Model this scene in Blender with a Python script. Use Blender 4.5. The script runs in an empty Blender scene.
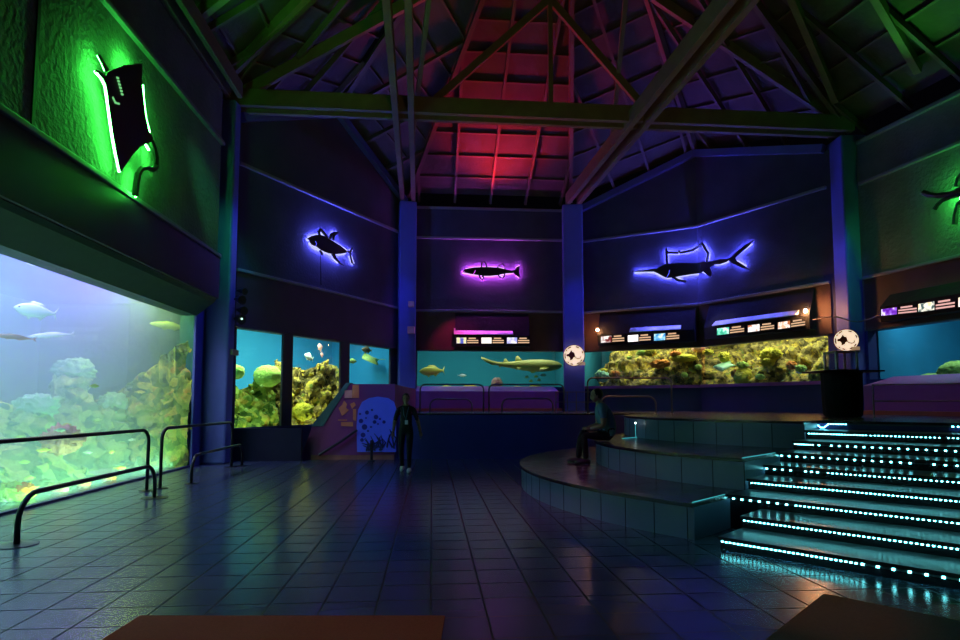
import bpy, bmesh, math, random
from mathutils import Vector, Matrix, noise
random.seed(7)
SC = bpy.context.scene
COL = SC.collection
PI = math.pi
V = Vector

# ------------------------------------------------------------------ camera
CAM_H, PITCH, FPX, PPY = 1.5, .0731, 610.0, 358.4
cd = bpy.data.cameras.new('camera'); cam = bpy.data.objects.new('camera', cd); COL.objects.link(cam)
cam.location = (0, 0, CAM_H); cam.rotation_euler = (PI/2 + PITCH, 0, 0)
cd.sensor_width = 36; cd.lens = FPX/960*36; cd.shift_y = (PPY-320)/960
cd.clip_start = .05; cd.clip_end = 200
SC.camera = cam

def ray(px, py):
    x = px-480; u = PPY-py; c, s = math.cos(PITCH), math.sin(PITCH)
    return V((x, FPX*c-u*s, FPX*s+u*c))
def at_z(px, py, z):
    d = ray(px, py); return d*((z-CAM_H)/d.z)+V((0, 0, CAM_H))
def at_y(px, py, y):
    d = ray(px, py); return d*(y/d.y)+V((0, 0, CAM_H))

# ------------------------------------------------------------------ tags
def tag(o, label=None, cat=None, group=None, kind=None):
    if label: o['label'] = label
    if cat: o['category'] = cat
    if group: o['group'] = group
    if kind: o['kind'] = kind
    return o
def empty(name, loc, rz=0, **kw):
    o = bpy.data.objects.new(name, None); COL.objects.link(o)
    o.location = loc; o.rotation_euler = (0, 0, rz); o.empty_display_size = .1
    tag(o, **kw); return o

# ------------------------------------------------------------------ materials
def new_mat(name):
    m = bpy.data.materials.new(name); m.use_nodes = True
    nt = m.node_tree; nt.nodes.clear(); return m, nt
def N(nt, typ, **kw):
    n = nt.nodes.new(typ)
    for k, v in kw.items():
        if k.startswith('i_'):
            key = k[2:].replace('_', ' ')
            n.inputs[key].default_value = v
        else: setattr(n, k, v)
    return n
def rgba(c): return (c[0], c[1], c[2], 1)
def mat(name, col, rough=.6, metal=0, var=.25, scale=6, bump=0, bscale=30, spec=.5, emit=None, es=0):
    m, nt = new_mat(name)
    out = N(nt, 'ShaderNodeOutputMaterial'); b = N(nt, 'ShaderNodeBsdfPrincipled')
    nt.links.new(b.outputs[0], out.inputs[0])
    b.inputs['Roughness'].default_value = rough; b.inputs['Metallic'].default_value = metal
    b.inputs['Specular IOR Level'].default_value = spec
    tc = N(nt, 'ShaderNodeTexCoord')
    nz = N(nt, 'ShaderNodeTexNoise'); nz.inputs['Scale'].default_value = scale; nz.inputs['Detail'].default_value = 4
    nt.links.new(tc.outputs['Object'], nz.inputs['Vector'])
    mx = N(nt, 'ShaderNodeMix', data_type='RGBA')
    mx.inputs[6].default_value = rgba([c*(1-var) for c in col]); mx.inputs[7].default_value = rgba([min(1, c*(1+var)) for c in col])
    nt.links.new(nz.outputs['Fac'], mx.inputs[0]); nt.links.new(mx.outputs[2], b.inputs['Base Color'])
    if bump:
        n2 = N(nt, 'ShaderNodeTexNoise'); n2.inputs['Scale'].default_value = bscale; n2.inputs['Detail'].default_value = 6
        nt.links.new(tc.outputs['Object'], n2.inputs['Vector'])
        bp = N(nt, 'ShaderNodeBump'); bp.inputs['Strength'].default_value = bump; bp.inputs['Distance'].default_value = .05
        nt.links.new(n2.outputs['Fac'], bp.inputs['Height']); nt.links.new(bp.outputs[0], b.inputs['Normal'])
    if emit:
        b.inputs['Emission Color'].default_value = rgba(emit); b.inputs['Emission Strength'].default_value = es
    return m
def emis(name, col, s):
    m, nt = new_mat(name)
    out = N(nt, 'ShaderNodeOutputMaterial'); e = N(nt, 'ShaderNodeEmission')
    e.inputs[0].default_value = rgba(col); e.inputs[1].default_value = s
    nt.links.new(e.outputs[0], out.inputs[0]); return m
def grid_mat(name, col, mortar, w, h, rough, rot=0, bumpy=.02, msize=.006, spec=.5, var=.15):
    m, nt = new_mat(name)
    out = N(nt, 'ShaderNodeOutputMaterial'); b = N(nt, 'ShaderNodeBsdfPrincipled')
    nt.links.new(b.outputs[0], out.inputs[0])
    tc = N(nt, 'ShaderNodeTexCoord'); mp = N(nt, 'ShaderNodeMapping'); mp.inputs['Rotation'].default_value = (0, 0, rot)
    nt.links.new(tc.outputs['Object'], mp.inputs['Vector'])
    br = N(nt, 'ShaderNodeTexBrick', offset=0, squash=1)
    br.inputs['Color1'].default_value = rgba([c*(1-var) for c in col]); br.inputs['Color2'].default_value = rgba([c*(1+var) for c in col])
    br.inputs['Mortar'].default_value = rgba(mortar); br.inputs['Scale'].default_value = 1
    br.inputs['Mortar Size'].default_value = msize; br.inputs['Mortar Smooth'].default_value = .1
    br.inputs['Brick Width'].default_value = w; br.inputs['Row Height'].default_value = h
    nt.links.new(mp.outputs[0], br.inputs['Vector']); nt.links.new(br.outputs['Color'], b.inputs['Base Color'])
    nz = N(nt, 'ShaderNodeTexNoise'); nz.inputs['Scale'].default_value = 2.5; nz.inputs['Detail'].default_value = 5
    nt.links.new(tc.outputs['Object'], nz.inputs['Vector'])
    mr = N(nt, 'ShaderNodeMapRange'); mr.inputs[3].default_value = rough; mr.inputs[4].default_value = rough
    nt.links.new(nz.outputs['Fac'], mr.inputs[0])
    ma = N(nt, 'ShaderNodeMath', operation='ADD'); nt.links.new(mr.outputs[0], ma.inputs[0])
    m2 = N(nt, 'ShaderNodeMath', operation='MULTIPLY'); m2.inputs[1].default_value = .5
    nt.links.new(br.outputs['Fac'], m2.inputs[0]); nt.links.new(m2.outputs[0], ma.inputs[1])
    nt.links.new(ma.outputs[0], b.inputs['Roughness']); b.inputs['Specular IOR Level'].default_value = spec
    bp = N(nt, 'ShaderNodeBump', invert=True); bp.inputs['Strength'].default_value = .4; bp.inputs['Distance'].default_value = bumpy
    nt.links.new(br.outputs['Fac'], bp.inputs['Height']); nt.links.new(bp.outputs[0], b.inputs['Normal'])
    return m
def glass_mat(name, tint, refl=.05):
    m, nt = new_mat(name)
    out = N(nt, 'ShaderNodeOutputMaterial'); t = N(nt, 'ShaderNodeBsdfTransparent'); t.inputs[0].default_value = rgba(tint)
    g = N(nt, 'ShaderNodeBsdfGlossy'); g.inputs['Roughness'].default_value = .03
    lw = N(nt, 'ShaderNodeFresnel'); lw.inputs[0].default_value = 1.25
    ge = N(nt, 'ShaderNodeNewGeometry'); iv = N(nt, 'ShaderNodeMath', operation='SUBTRACT'); iv.inputs[0].default_value = 1
    nt.links.new(ge.outputs['Backfacing'], iv.inputs[1]); mu = N(nt, 'ShaderNodeMath', operation='MULTIPLY')
    nt.links.new(lw.outputs[0], mu.inputs[0]); nt.links.new(iv.outputs[0], mu.inputs[1])
    mx = N(nt, 'ShaderNodeMixShader'); nt.links.new(mu.outputs[0], mx.inputs[0])
    nt.links.new(t.outputs[0], mx.inputs[1]); nt.links.new(g.outputs[0], mx.inputs[2]); nt.links.new(mx.outputs[0], out.inputs[0])
    return m
def ramp_mat(name, stops, scale=3, detail=6, rough=.9, bump=.6, bscale=12, vor=5):
    m, nt = new_mat(name)
    out = N(nt, 'ShaderNodeOutputMaterial'); b = N(nt, 'ShaderNodeBsdfPrincipled'); nt.links.new(b.outputs[0], out.inputs[0])
    b.inputs['Roughness'].default_value = rough; b.inputs['Specular IOR Level'].default_value = .1
    tc = N(nt, 'ShaderNodeTexCoord')
    vo = N(nt, 'ShaderNodeTexVoronoi'); vo.inputs['Scale'].default_value = vor
    nz = N(nt, 'ShaderNodeTexNoise'); nz.inputs['Scale'].default_value = scale; nz.inputs['Detail'].default_value = detail
    nt.links.new(tc.outputs['Object'], nz.inputs['Vector'])
    av = N(nt, 'ShaderNodeVectorMath', operation='MULTIPLY_ADD'); av.inputs[1].default_value = (.25, .25, .25)
    nt.links.new(nz.outputs['Color'], av.inputs[0]); nt.links.new(tc.outputs['Object'], av.inputs[2]); nt.links.new(av.outputs[0], vo.inputs['Vector'])
    sp = N(nt, 'ShaderNodeSeparateColor'); nt.links.new(vo.outputs['Color'], sp.inputs[0])
    mm = N(nt, 'ShaderNodeMath', operation='MULTIPLY'); mm.inputs[1].default_value = .55; nt.links.new(sp.outputs[0], mm.inputs[0])
    ad = N(nt, 'ShaderNodeMath', operation='MULTIPLY_ADD'); ad.inputs[1].default_value = .9; nt.links.new(nz.outputs['Fac'], ad.inputs[0]); nt.links.new(mm.outputs[0], ad.inputs[2])
    sb = N(nt, 'ShaderNodeMath', operation='SUBTRACT'); sb.inputs[1].default_value = .2; nt.links.new(ad.outputs[0], sb.inputs[0])
    cr = N(nt, 'ShaderNodeValToRGB'); e = cr.color_ramp.elements
    e[0].position = stops[0][0]; e[0].color = rgba(stops[0][1]); e[1].position = stops[-1][0]; e[1].color = rgba(stops[-1][1])
    for p, c in stops[1:-1]:
        x = e.new(p); x.color = rgba(c)
    nt.links.new(sb.outputs[0], cr.inputs[0]); nt.links.new(cr.outputs[0], b.inputs['Base Color'])
    n2 = N(nt, 'ShaderNodeTexNoise'); n2.inputs['Scale'].default_value = bscale; n2.inputs['Detail'].default_value = 6
    nt.links.new(tc.outputs['Object'], n2.inputs['Vector'])
    bp = N(nt, 'ShaderNodeBump'); bp.inputs['Strength'].default_value = bump; bp.inputs['Distance'].default_value = .1
    nt.links.new(n2.outputs['Fac'], bp.inputs['Height']); nt.links.new(bp.outputs[0], b.inputs['Normal'])
    return m

M = {}
M['tile'] = grid_mat('dark_floor_tile', (.06, .078, .12), (.006, .006, .008), .4, .4, .23, spec=.6, rot=math.radians(-4.5), msize=.008, var=.06)
M['stage_top'] = grid_mat('stage_top_tile', (.09, .075, .075), (.02, .02, .02), .4, .4, .22, rot=math.radians(45))
M['riser'] = mat('grey_riser_tile', (.17, .20, .31), .35, var=.2, scale=2)
M['nosing'] = mat('black_nosing', (.012, .012, .014), .25)
M['step_top'] = mat('dark_glossy_tread', (.045, .055, .06), .3, var=.3, scale=5)
M['wall'] = mat('navy_rough_plaster', (.055, .055, .095), .85, var=.4, scale=1.3, bump=.18, bscale=14)
M['wall_left'] = mat('rough_plaster', (.15, .16, .15), .9, var=.5, scale=1.1, bump=1.0, bscale=11)
M['fascia'] = mat('dark_fascia_paint', (.035, .03, .05), .6, var=.3, scale=2)
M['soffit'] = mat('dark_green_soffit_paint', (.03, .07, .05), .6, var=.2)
M['fascia_brown'] = mat('brown_fascia_board', (.08, .04, .026), .7, var=.3, scale=3)
M['ledge'] = mat('blue_grey_ledge_paint', (.22, .22, .27), .5, var=.15)
M['column'] = mat('blue_column_paint', (.10, .12, .42), .55, var=.15, scale=2)
M['dado'] = mat('dark_blue_dado_paint', (.025, .025, .15), .5, var=.2, scale=2)
M['purple'] = mat('purple_plinth_paint', (.22, .07, .34), .6, var=.15, scale=3, bump=.15)
M['magenta'] = mat('plum_parapet_paint', (.24, .035, .16), .6, var=.15, scale=3)
M['brick'] = mat('terracotta_strip', (.34, .11, .06), .6, var=.3, scale=8)
M['wood'] = mat('stained_truss_timber', (.18, .14, .075), .65, var=.3, scale=3)
M['rafter'] = mat('rafter_timber', (.12, .085, .06), .7, var=.3, scale=3)
M['roof'] = mat('clay_roof_board', (.08, .056, .048), .85, var=.35, scale=2, bump=.3, bscale=8)
M['black'] = mat('black_metal', (.012, .012, .014), .4)
M['black_matt'] = mat('black_cloth', (.005, .005, .006), .9, bump=.3, bscale=6)
M['rail'] = mat('dark_painted_steel', (.02, .02, .024), .3, metal=.2)
M['rail_grey'] = mat('grey_painted_steel', (.16, .13, .14), .35, metal=.4)
M['steel'] = mat('dull_steel', (.35, .33, .32), .35, metal=.8)
M['mat_red'] = mat('red_brown_carpet', (.30, .075, .02), .95, var=.35, scale=60, bump=.6, bscale=160)
M['glass'] = glass_mat('clear_tank_glass', (.93, .98, 1))
M['glass_blue'] = glass_mat('blue_tank_glass', (.80, .97, 1))
M['sand'] = mat('pale_sand', (.45, .48, .36), .95, var=.3, scale=6, bump=.4, bscale=20)
M['skin'] = mat('brown_skin', (.30, .15, .09), .5)
M['skin2'] = mat('tan_skin', (.42, .24, .16), .5)
M['hair'] = mat('black_hair', (.012, .01, .009), .5, bump=.4, bscale=60)
M['cloth_black'] = mat('black_fabric', (.014, .014, .017), .85, bump=.2, bscale=25)
M['cloth_blue'] = mat('blue_grey_shirt', (.13, .24, .36), .85, bump=.2, bscale=25)
M['cloth_dark'] = mat('dark_trousers', (.018, .018, .022), .85, bump=.2, bscale=25)
M['white'] = mat('white_plastic', (.75, .76, .78), .5)
M['eye'] = mat('eye_dark', (.01, .01, .01), .2)

# ------------------------------------------------------------------ mesh builder
class MB:
    def __init__(s): s.v = []; s.f = []; s.mi = []; s.cur = 0
    def add(s, vs, fs):
        o = len(s.v); s.v += [tuple(p) for p in vs]; s.f += [tuple(i+o for i in f) for f in fs]; s.mi += [s.cur]*len(fs)
        return s
    def box(s, lo, hi, mtx=None):
        x0, y0, z0 = lo; x1, y1, z1 = hi
        vs = [V(p) for p in ((x0,y0,z0),(x1,y0,z0),(x1,y1,z0),(x0,y1,z0),(x0,y0,z1),(x1,y0,z1),(x1,y1,z1),(x0,y1,z1))]
        if mtx: vs = [mtx @ p for p in vs]
        return s.add(vs, [(0,3,2,1),(4,5,6,7),(0,1,5,4),(1,2,6,5),(2,3,7,6),(3,0,4,7)])
    def prism(s, poly, d):
        n = len(poly); d = V(d); a = [V(p) for p in poly]; b = [p+d for p in a]
        return s.add(a+b, [tuple(range(n-1, -1, -1)), tuple(range(n, 2*n))]+[(i, (i+1) % n, n+(i+1) % n, n+i) for i in range(n)])
    def bar(s, a, b, w, h, up=V((0, 0, 1))):
        a, b = V(a), V(b); t = (b-a).normalized(); sd = t.cross(up)
        if sd.length < 1e-4: sd = t.cross(V((0, 1, 0)))
        sd.normalize(); u = sd.cross(t)
        q = [sd*(-w/2)+u*(-h/2), sd*(w/2)+u*(-h/2), sd*(w/2)+u*(h/2), sd*(-w/2)+u*(h/2)]
        return s.add([a+p for p in q]+[b+p for p in q], [(3,2,1,0),(4,5,6,7),(0,1,5,4),(1,2,6,5),(2,3,7,6),(3,0,4,7)])
    def tube(s, pts, r, seg=8, closed=False):
        pts = [V(p) for p in pts]; n = len(pts); rs = r if isinstance(r, (list, tuple)) else [r]*n
        prev = None; rings = []
        for i, p in enumerate(pts):
            if closed: t = pts[(i+1) % n]-pts[i-1]
            else: t = pts[min(i+1, n-1)]-pts[max(i-1, 0)]
            t.normalize()
            if prev is None:
                a = t.orthogonal().normalized()
            else:
                a = prev-t*prev.dot(t)
                a = a.normalized() if a.length > 1e-5 else t.orthogonal().normalized()
            prev = a; b = t.cross(a)
            rings.append([p+(a*math.cos(2*PI*k/seg)+b*math.sin(2*PI*k/seg))*rs[i] for k in range(seg)])
        vs = [q for rg in rings for q in rg]; fs = []
        for i in range(n if closed else n-1):
            j = (i+1) % n
            for k in range(seg):
                fs.append((i*seg+k, i*seg+(k+1) % seg, j*seg+(k+1) % seg, j*seg+k))
        if not closed:
            fs.append(tuple(range(seg-1, -1, -1))); fs.append(tuple((n-1)*seg+k for k in range(seg)))
        return s.add(vs, fs)
    def lathe(s, prof, seg=24, c=(0, 0, 0), mtx=None, fold=0, folds=0):
        c = V(c); vs = []; n = len(prof)
        for r, z in prof:
            for k in range(seg):
                a = 2*PI*k/seg; rr = r*(1+fold*math.sin(a*folds)) if folds else r
                vs.append(V((rr*math.cos(a), rr*math.sin(a), z)))
        vs = [(mtx @ p if mtx else p)+c for p in vs]
        fs = [(i*seg+k, i*seg+(k+1) % seg, (i+1)*seg+(k+1) % seg, (i+1)*seg+k) for i in range(n-1) for k in range(seg)]
        fs.append(tuple(range(seg-1, -1, -1))); fs.append(tuple((n-1)*seg+k for k in range(seg)))
        return s.add(vs, fs)
    def blob(s, c, r, sub=2, amp=.25, fr=2, seed=0, sq=(1, 1, 1), zmin=None):
        bm = bmesh.new(); bmesh.ops.create_icosphere(bm, subdivisions=sub, radius=1)
        c = V(c); off = V((seed*3.1, seed*1.7, seed*.9)); vs = []
        for v in bm.verts:
            d = v.co.normalized(); k = 1+amp*noise.noise(d*fr+off)
            p = V((d.x*sq[0], d.y*sq[1], d.z*sq[2]))*r*k+c
            vs.append(p)
        bm.verts.index_update(); fs = [tuple(v.index for v in f.verts) for f in bm.faces]; bm.free()
        return s.add(vs, fs)
    def build(s, name, mats, parent=None, smooth=False, world=None):
        me = bpy.data.meshes.new(name); me.from_pydata(s.v, [], s.f)
        if not isinstance(mats, (list, tuple)): mats = [mats]
        for m in mats: me.materials.append(m)
        for p, i in zip(me.polygons, s.mi):
            p.material_index = i; p.use_smooth = smooth
        bm = bmesh.new(); bm.from_mesh(me); bmesh.ops.recalc_face_normals(bm, faces=bm.faces[:]); bm.to_mesh(me); bm.free()
        me.update()
        o = bpy.data.objects.new(name, me); COL.objects.link(o)
        if parent is not None:
            o.parent = parent
            # mesh was given in world coordinates: undo the parent's (unscaled) placement
            pm = Matrix.LocRotScale(parent.location, parent.rotation_euler, None)
            if parent.parent is not None:
                pp = parent.parent; pm = Matrix.LocRotScale(pp.location, pp.rotation_euler, None) @ pm
            if parent.get('_local') is None: me.transform(pm.inverted())
        return o
    def thing(s, name, mats, origin, smooth=False, **kw):
        o = s.build(name, mats, smooth=smooth)
        o.data.transform(Matrix.Translation(-V(origin))); o.location = origin
        return tag(o, **kw)
def bevel(o, w=.01, seg=2):
    md = o.modifiers.new('bevel', 'BEVEL'); md.width = w; md.segments = seg; md.limit_method = 'ANGLE'; return o
def struct(o, label, cat='structure', group=None): return tag(o, label, cat, group, 'structure')

# ------------------------------------------------------------------ walls as frames
CEN = V((2.2, 12, 0))
class Wall:
    def __init__(s, A, B):
        s.A = V((A[0], A[1], 0)); s.B = V((B[0], B[1], 0)); s.L = (s.B-s.A).length; s.u = (s.B-s.A)/s.L
        n = V((-s.u.y, s.u.x, 0))
        if n.dot(CEN-s.A) < 0: n = -n
        s.n = n
    def p(s, d, off, z): return s.A+s.u*d+s.n*off+V((0, 0, z))
    def hit(s, px, py, off=0):
        """(distance along, height) where the sight line meets the plane `off` in front of the wall"""
        d = ray(px, py); A = s.A+s.n*off; k = A.dot(s.n)/d.dot(s.n)
        q = d*k; return ((q-s.A).dot(s.u), q.z+CAM_H)
    def at(s, px, py, off=0):
        a, z = s.hit(px, py, off); return s.p(a, off, z)
    def box(s, mb, d0, d1, o0, o1, z0, z1):
        vs = [s.p(d, o, z) for z in (z0, z1) for d, o in ((d0, o0), (d1, o0), (d1, o1), (d0, o1))]
        mb.add(vs, [(0,3,2,1),(4,5,6,7),(0,1,5,4),(1,2,6,5),(2,3,7,6),(3,0,4,7)])
    def prof(s, mb, d0, d1, poly):
        mb.prism([s.p(d0, o, z) for o, z in poly], s.u*(d1-d0))
LW = Wall((-6.84, 14.6), (-5.62, -3.0))
L1 = Wall((-6.5, 16.0), (-2.95, 22.95))
CW = Wall((-2.5, 23.2), (3.4, 23.65))
R1 = Wall((3.95, 23.9), (7.87, 21.73))
R2 = Wall((7.87, 21.73), (10.3, 17.7))
R3 = Wall((10.8, 16.9), (14.2, 3.0))
RR = Wall((14.2, 3.0), (13.6, -4.0))
BK = Wall((13.6, -4.0), (-5.55, -4.0))

# ------------------------------------------------------------------ floor, stage, stairs
H = 1.22
f = MB().box((-8, -4.5, -.2), (15, 25, 0)).build('floor', M['tile']); struct(f, 'dark square-tiled glossy hall floor', 'floor')
S2 = math.sqrt(2)
def uv(u, v, z=0): return V(((u+v)/S2, (u-v)/S2, z))
def vu(x, y): return ((x+y)/S2, (x-y)/S2)
VL = -3.15
def arc(c, R, ymax, z):
    """points along the front of a round tier, from the far straight wall to the stair side v = VL"""
    a0 = math.pi-math.asin((ymax-c[1])/R) if abs(ymax-c[1]) < R else math.pi*.6
    pts = []; a = a0
    while True:
        x, y = c[0]+R*math.cos(a), c[1]+R*math.sin(a)
        u, v = vu(x, y)
        if v > VL and y < c[1]:
            p = uv(u, VL); pts.append(V((p.x, p.y, z))); break
        pts.append(V((x, y, z))); a += .035
    return pts
FY = 16.6
t1 = arc((6.9, 10.95), 6.15, FY, 0); t2 = arc((6.9, 10.95), 4.75, FY, 0); t3 = arc((7.6, 13.0), 4.42, FY, 0)
UTOP = 10.85
def tier(pts, z, name, label, inner):
    poly = pts+inner
    mb = MB(); mb.cur = 0
    mb.prism(poly, (0, 0, z-.045))
    mb.cur = 1
    # overhanging slab on top
    top = []
    for i, p in enumerate(poly):
        q = p.copy()
        if i < len(pts): q = p+(p-V((7.2, 11.5, 0))).normalized()*.03
        top.append(V((q.x, q.y, z-.045)))
    mb.prism(top, (0, 0, .045))
    o = mb.build(name, [M['riser'], M['nosing'], M['stage_top']])
    for p in o.data.polygons:
        if p.normal.z > .9 and p.center.z > z-.01: p.material_index = 2
    struct(o, label, 'stage'); return o
def joints(pts, z0, z1, name):
    mb = MB(); step = 0; last = pts[0]
    for a, b in zip(pts, pts[1:]):
        step += (b-a).length
        if step > .42:
            step = 0; out = (b-V((7.2, 11.5, 0))).normalized()
            mb.bar(V((b.x, b.y, z0))+out*.0005, V((b.x, b.y, z1))+out*.0005, .008, .008)
    o = mb.build(name, M['nosing']); return o
inn1 = [uv(8.6, VL), V((6.5, 11.0, 0)), V((6.9, FY, 0))]
inn2 = [uv(10.2, VL), V((6.7, 11.2, 0)), V((7.2, FY, 0))]
a = tier(t1, .4, 'stage_tier', 'lowest curved tier of the round stage', inn1)
b = tier(t2, .8, 'stage_tier', 'middle curved tier of the round stage, where the man sits', inn2)
for o, p, z0, z1 in ((a, t1, .0, .355), (b, t2, .4, .755)):
    j = joints(p, z0, z1, 'riser_joint'); j.parent = o
top_v = 6.0
plat = t3+[uv(UTOP, VL), uv(UTOP, top_v), V((13.2, 6.8, 0)), V((11.6, 13.6, 0)), V((10.7, 16.9, 0)), V((10.2, 17.6, 0)), V((7.8, 21.65, 0)), V((3.9, 23.8, 0)), V((3.4, 23.55, 0)), V((-2.5, 23.1, 0)), V((-2.85, 22.7, 0)), V((-2.9, FY, 0))]
mb = MB(); mb.prism(plat, (0, 0, H-.04)); mb.cur = 1; mb.prism([p+V((0, 0, H-.04)) for p in plat], (0, 0, .04))
po = mb.build('stage_platform', [M['dado'], M['nosing'], M['stage_top'], M['riser'], M['brick']])
for p in po.data.polygons:
    c = p.center
    if p.normal.z > .9 and c.z > H-.01: p.material_index = 2
    elif abs(p.normal.z) < .5 and c.z < H-.1 and c.y < FY-.1 and (vu(c.x, c.y)[1] < VL+.5): p.material_index = 3
struct(po, 'raised stage platform running round the back of the hall', 'stage')
j = joints(t3, .8, H-.045, 'riser_joint'); j.parent = po
# staircase: nine risers at 45 degrees
NS = 9; RISE = H/NS; U0, DU, VR = 6.28, .57, 5.5
st = MB()
for k in range(NS-1):
    u0, u1, z = U0+DU*k, U0+DU*(k+1), RISE*(k+1)
    vl = -2.78 if k < 2 else VL
    st.cur = 0; st.prism([uv(u0, vl), uv(u0, VR), uv(u1, VR), uv(u1, vl)], (0, 0, z-.03))
    st.cur = 1; st.prism([uv(u0-.05, vl, z-.03), uv(u0-.05, VR, z-.03), uv(u1, VR, z-.03), uv(u1, vl, z-.03)], (0, 0, .03))
so = st.build('staircase', [M['nosing'], M['step_top']]); struct(so, 'wide dark staircase with rows of white lights up to the stage', 'stairs')

# LED strips on the stair risers
M['led'] = emis('white_cyan_led', (.16, .84, .93), 21)
M['led_tape'] = mat('clear_led_tape', (.05, .08, .08), .3)
rows = [[(-2.75, -1.54, .04), (-1.5, 3.5, .115)], [(-2.75, 3.5, .042)], [(-3.1, -2.47, .10), (-2.4, 3.5, .045)], [(-3.1, 3.5, .042)],
        [(-3.12, -2.8, .10), (-2.64, -2.44, .07), (-2.38, 3.5, .05)], [(-3.12, -1.57, .10), (-1.38, 3.5, .11)], [(-3.12, -2.86, .03), (-2.8, -2.79, .1), (-2.64, 3.5, .10)],
        [(-3.1, -2.34, .038), (-2.28, -1.47, .05), (-1.38, 3.5, .05)], [(-2.98, -2.7, .035), (-1.4, 3.5, .06)]]
ordn = ['bottom', 'second', 'third', 'fourth', 'fifth', 'sixth', 'seventh', 'eighth', 'top']
for k, segs in enumerate(rows):
    u = U0+DU*k-.006; z = RISE*(k+1)-.052
    u -= 0 if k < 8 else 0
    tp = MB()
    tp.bar(uv(u, segs[0][0], z), uv(u, segs[-1][1], z), .012, .014)
    root = tp.thing('led_strip', M['led_tape'], uv(u, 0, z), label=f'white light strip along the {ordn[k]} riser of the dark staircase', cat='light strip', group='light strips on the stair risers')
    db = MB()
    for v0, v1, sp in segs:
        v = v0
        while v <= v1:
            h = min(.009, sp*.26) if sp < .06 else .011
            w = .0055 if sp < .06 else .008
            db.box((-h, -.006, -w), (h, .006, w), Matrix.Translation(uv(u-.009, v, z)) @ Matrix.Rotation(-PI/4, 4, 'Z'))
            v += sp
    if k == 8:
        db.tube([uv(u, -3.14, z-.02), uv(u, -3.1, z-.06), uv(u, -3.05, z-.06), uv(u, -2.98, z)], .006, 6)
    tag(db.build('diode', M['led'], root), kind='stuff')
# thin light wires along the tier ends
M['led_dim'] = emis('dim_cyan_led', (.10, .8, .9), .6)
for pts, lab in (([uv(6.5, VL-.03, .405), uv(7.35, VL-.03, .405)], 'thin glowing wire on the end edge of the lowest stage tier'),
                 ([uv(7.9, VL-.03, .805), uv(9.05, VL-.03, .805)], 'thin glowing wire on the end edge of the middle stage tier')):
    MB().tube(pts, .0045, 6).thing('light_wire', M['led_dim'], pts[0], label=lab, cat='light strip')
p = at_y(629, 441, 12.2)
pw = [V((2.75, 11.9, .815)), V((3.16, 12.35, .815)), V((3.13, 12.35, .83)), V((3.13, 12.35, 1.08))]
lw = MB().tube(pw, .006, 6).thing('light_wire', M['led_dim'], pw[1], label='short bent glowing wire behind the seated man at the top tier', cat='light strip')
MB().blob(pw[3]+V((0, 0, .02)), .016, 1, 0).build('bulb_tip', emis('white_led_tip', (.8, .95, 1), 14), lw)

# floor mats
c0, c1 = at_z(140, 617, 0), at_z(445, 617, 0)
bevel(MB().box((c0.x, 3.0, 0), (c1.x, c0.y, .012)).thing('floor_mat', M['mat_red'], (c0.x, 3.0, 0), label='long red brown mat on the floor at the bottom edge', cat='mat'), .004)
mc = at_z(824, 595, 0); d1, d2 = V((-.69, -.72, 0)).normalized(), V((.7, -.71, 0)).normalized()
MB().prism([mc, mc+d1*2.2, mc+d1*2.2+d2*1.8, mc+d2*1.8], (0, 0, .012)).thing('floor_mat', mat('brown_mat', (.16, .075, .035), .9, var=.3, scale=50, bump=.5, bscale=150), mc, label='brown mat turned cornerwise on the floor below the lit stairs', cat='mat')

# ------------------------------------------------------------------ walls
Z1, Z2, Z3, ZT = 3.5, 5.05, 7.9, 9.1
def ledge(w, z, n, d0=None, d1=None, off=0, lab=''):
    mb = MB(); w.box(mb, 0 if d0 is None else d0, w.L if d1 is None else d1, off, off+.1, z-.06, z+.03)
    o = mb.build(f'trim_{n}', M['ledge']); struct(o, lab, 'trim'); bevel(o, .015); return o
# left wall above the big tank
mb = MB(); OFF = .45
LW.prof(mb, -.0, LW.L, [(-.35, 3.6), (.0, 3.6), (.4, 3.92), (OFF, 4.0), (OFF, 9.2), (-.35, 9.2)])
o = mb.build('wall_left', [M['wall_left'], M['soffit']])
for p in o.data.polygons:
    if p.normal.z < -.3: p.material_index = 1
mb2 = MB(); LW.box(mb2, 0, LW.L, OFF, OFF+.06, 4.02, 5.0)
o2 = mb2.build('fascia_board', M['fascia'], o)
struct(o, 'rough plaster upper wall on the left over the big tank', 'wall')
ledge(LW, 5.08, 1, off=OFF, lab='lower ledge under the green lit ray sign on the left wall')
ledge(LW, 7.9, 2, off=OFF, lab='upper ledge above the green lit ray sign on the left wall')
mb = MB(); a0, _ = LW.hit(33, 100, OFF); LW.box(mb, a0-.03, a0+.03, OFF, OFF+.02, 5.1, 7.85)
struct(mb.build('trim_3', M['fascia']), 'dark upright joint strip on the left plaster wall', 'trim')
mb = MB(); LW.box(mb, 0, LW.L, -.1, 0, -.02, .03); struct(mb.build('trim_4', M['dado']), 'low sill under the big left tank', 'trim')
mb = MB(); LW.box(mb, -.75, -.002, -.05, 0, 0, 9.2); struct(mb.build('wall_left_pier', M['column']), 'narrow blue pier between the big left tank and its column', 'wall')
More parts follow.
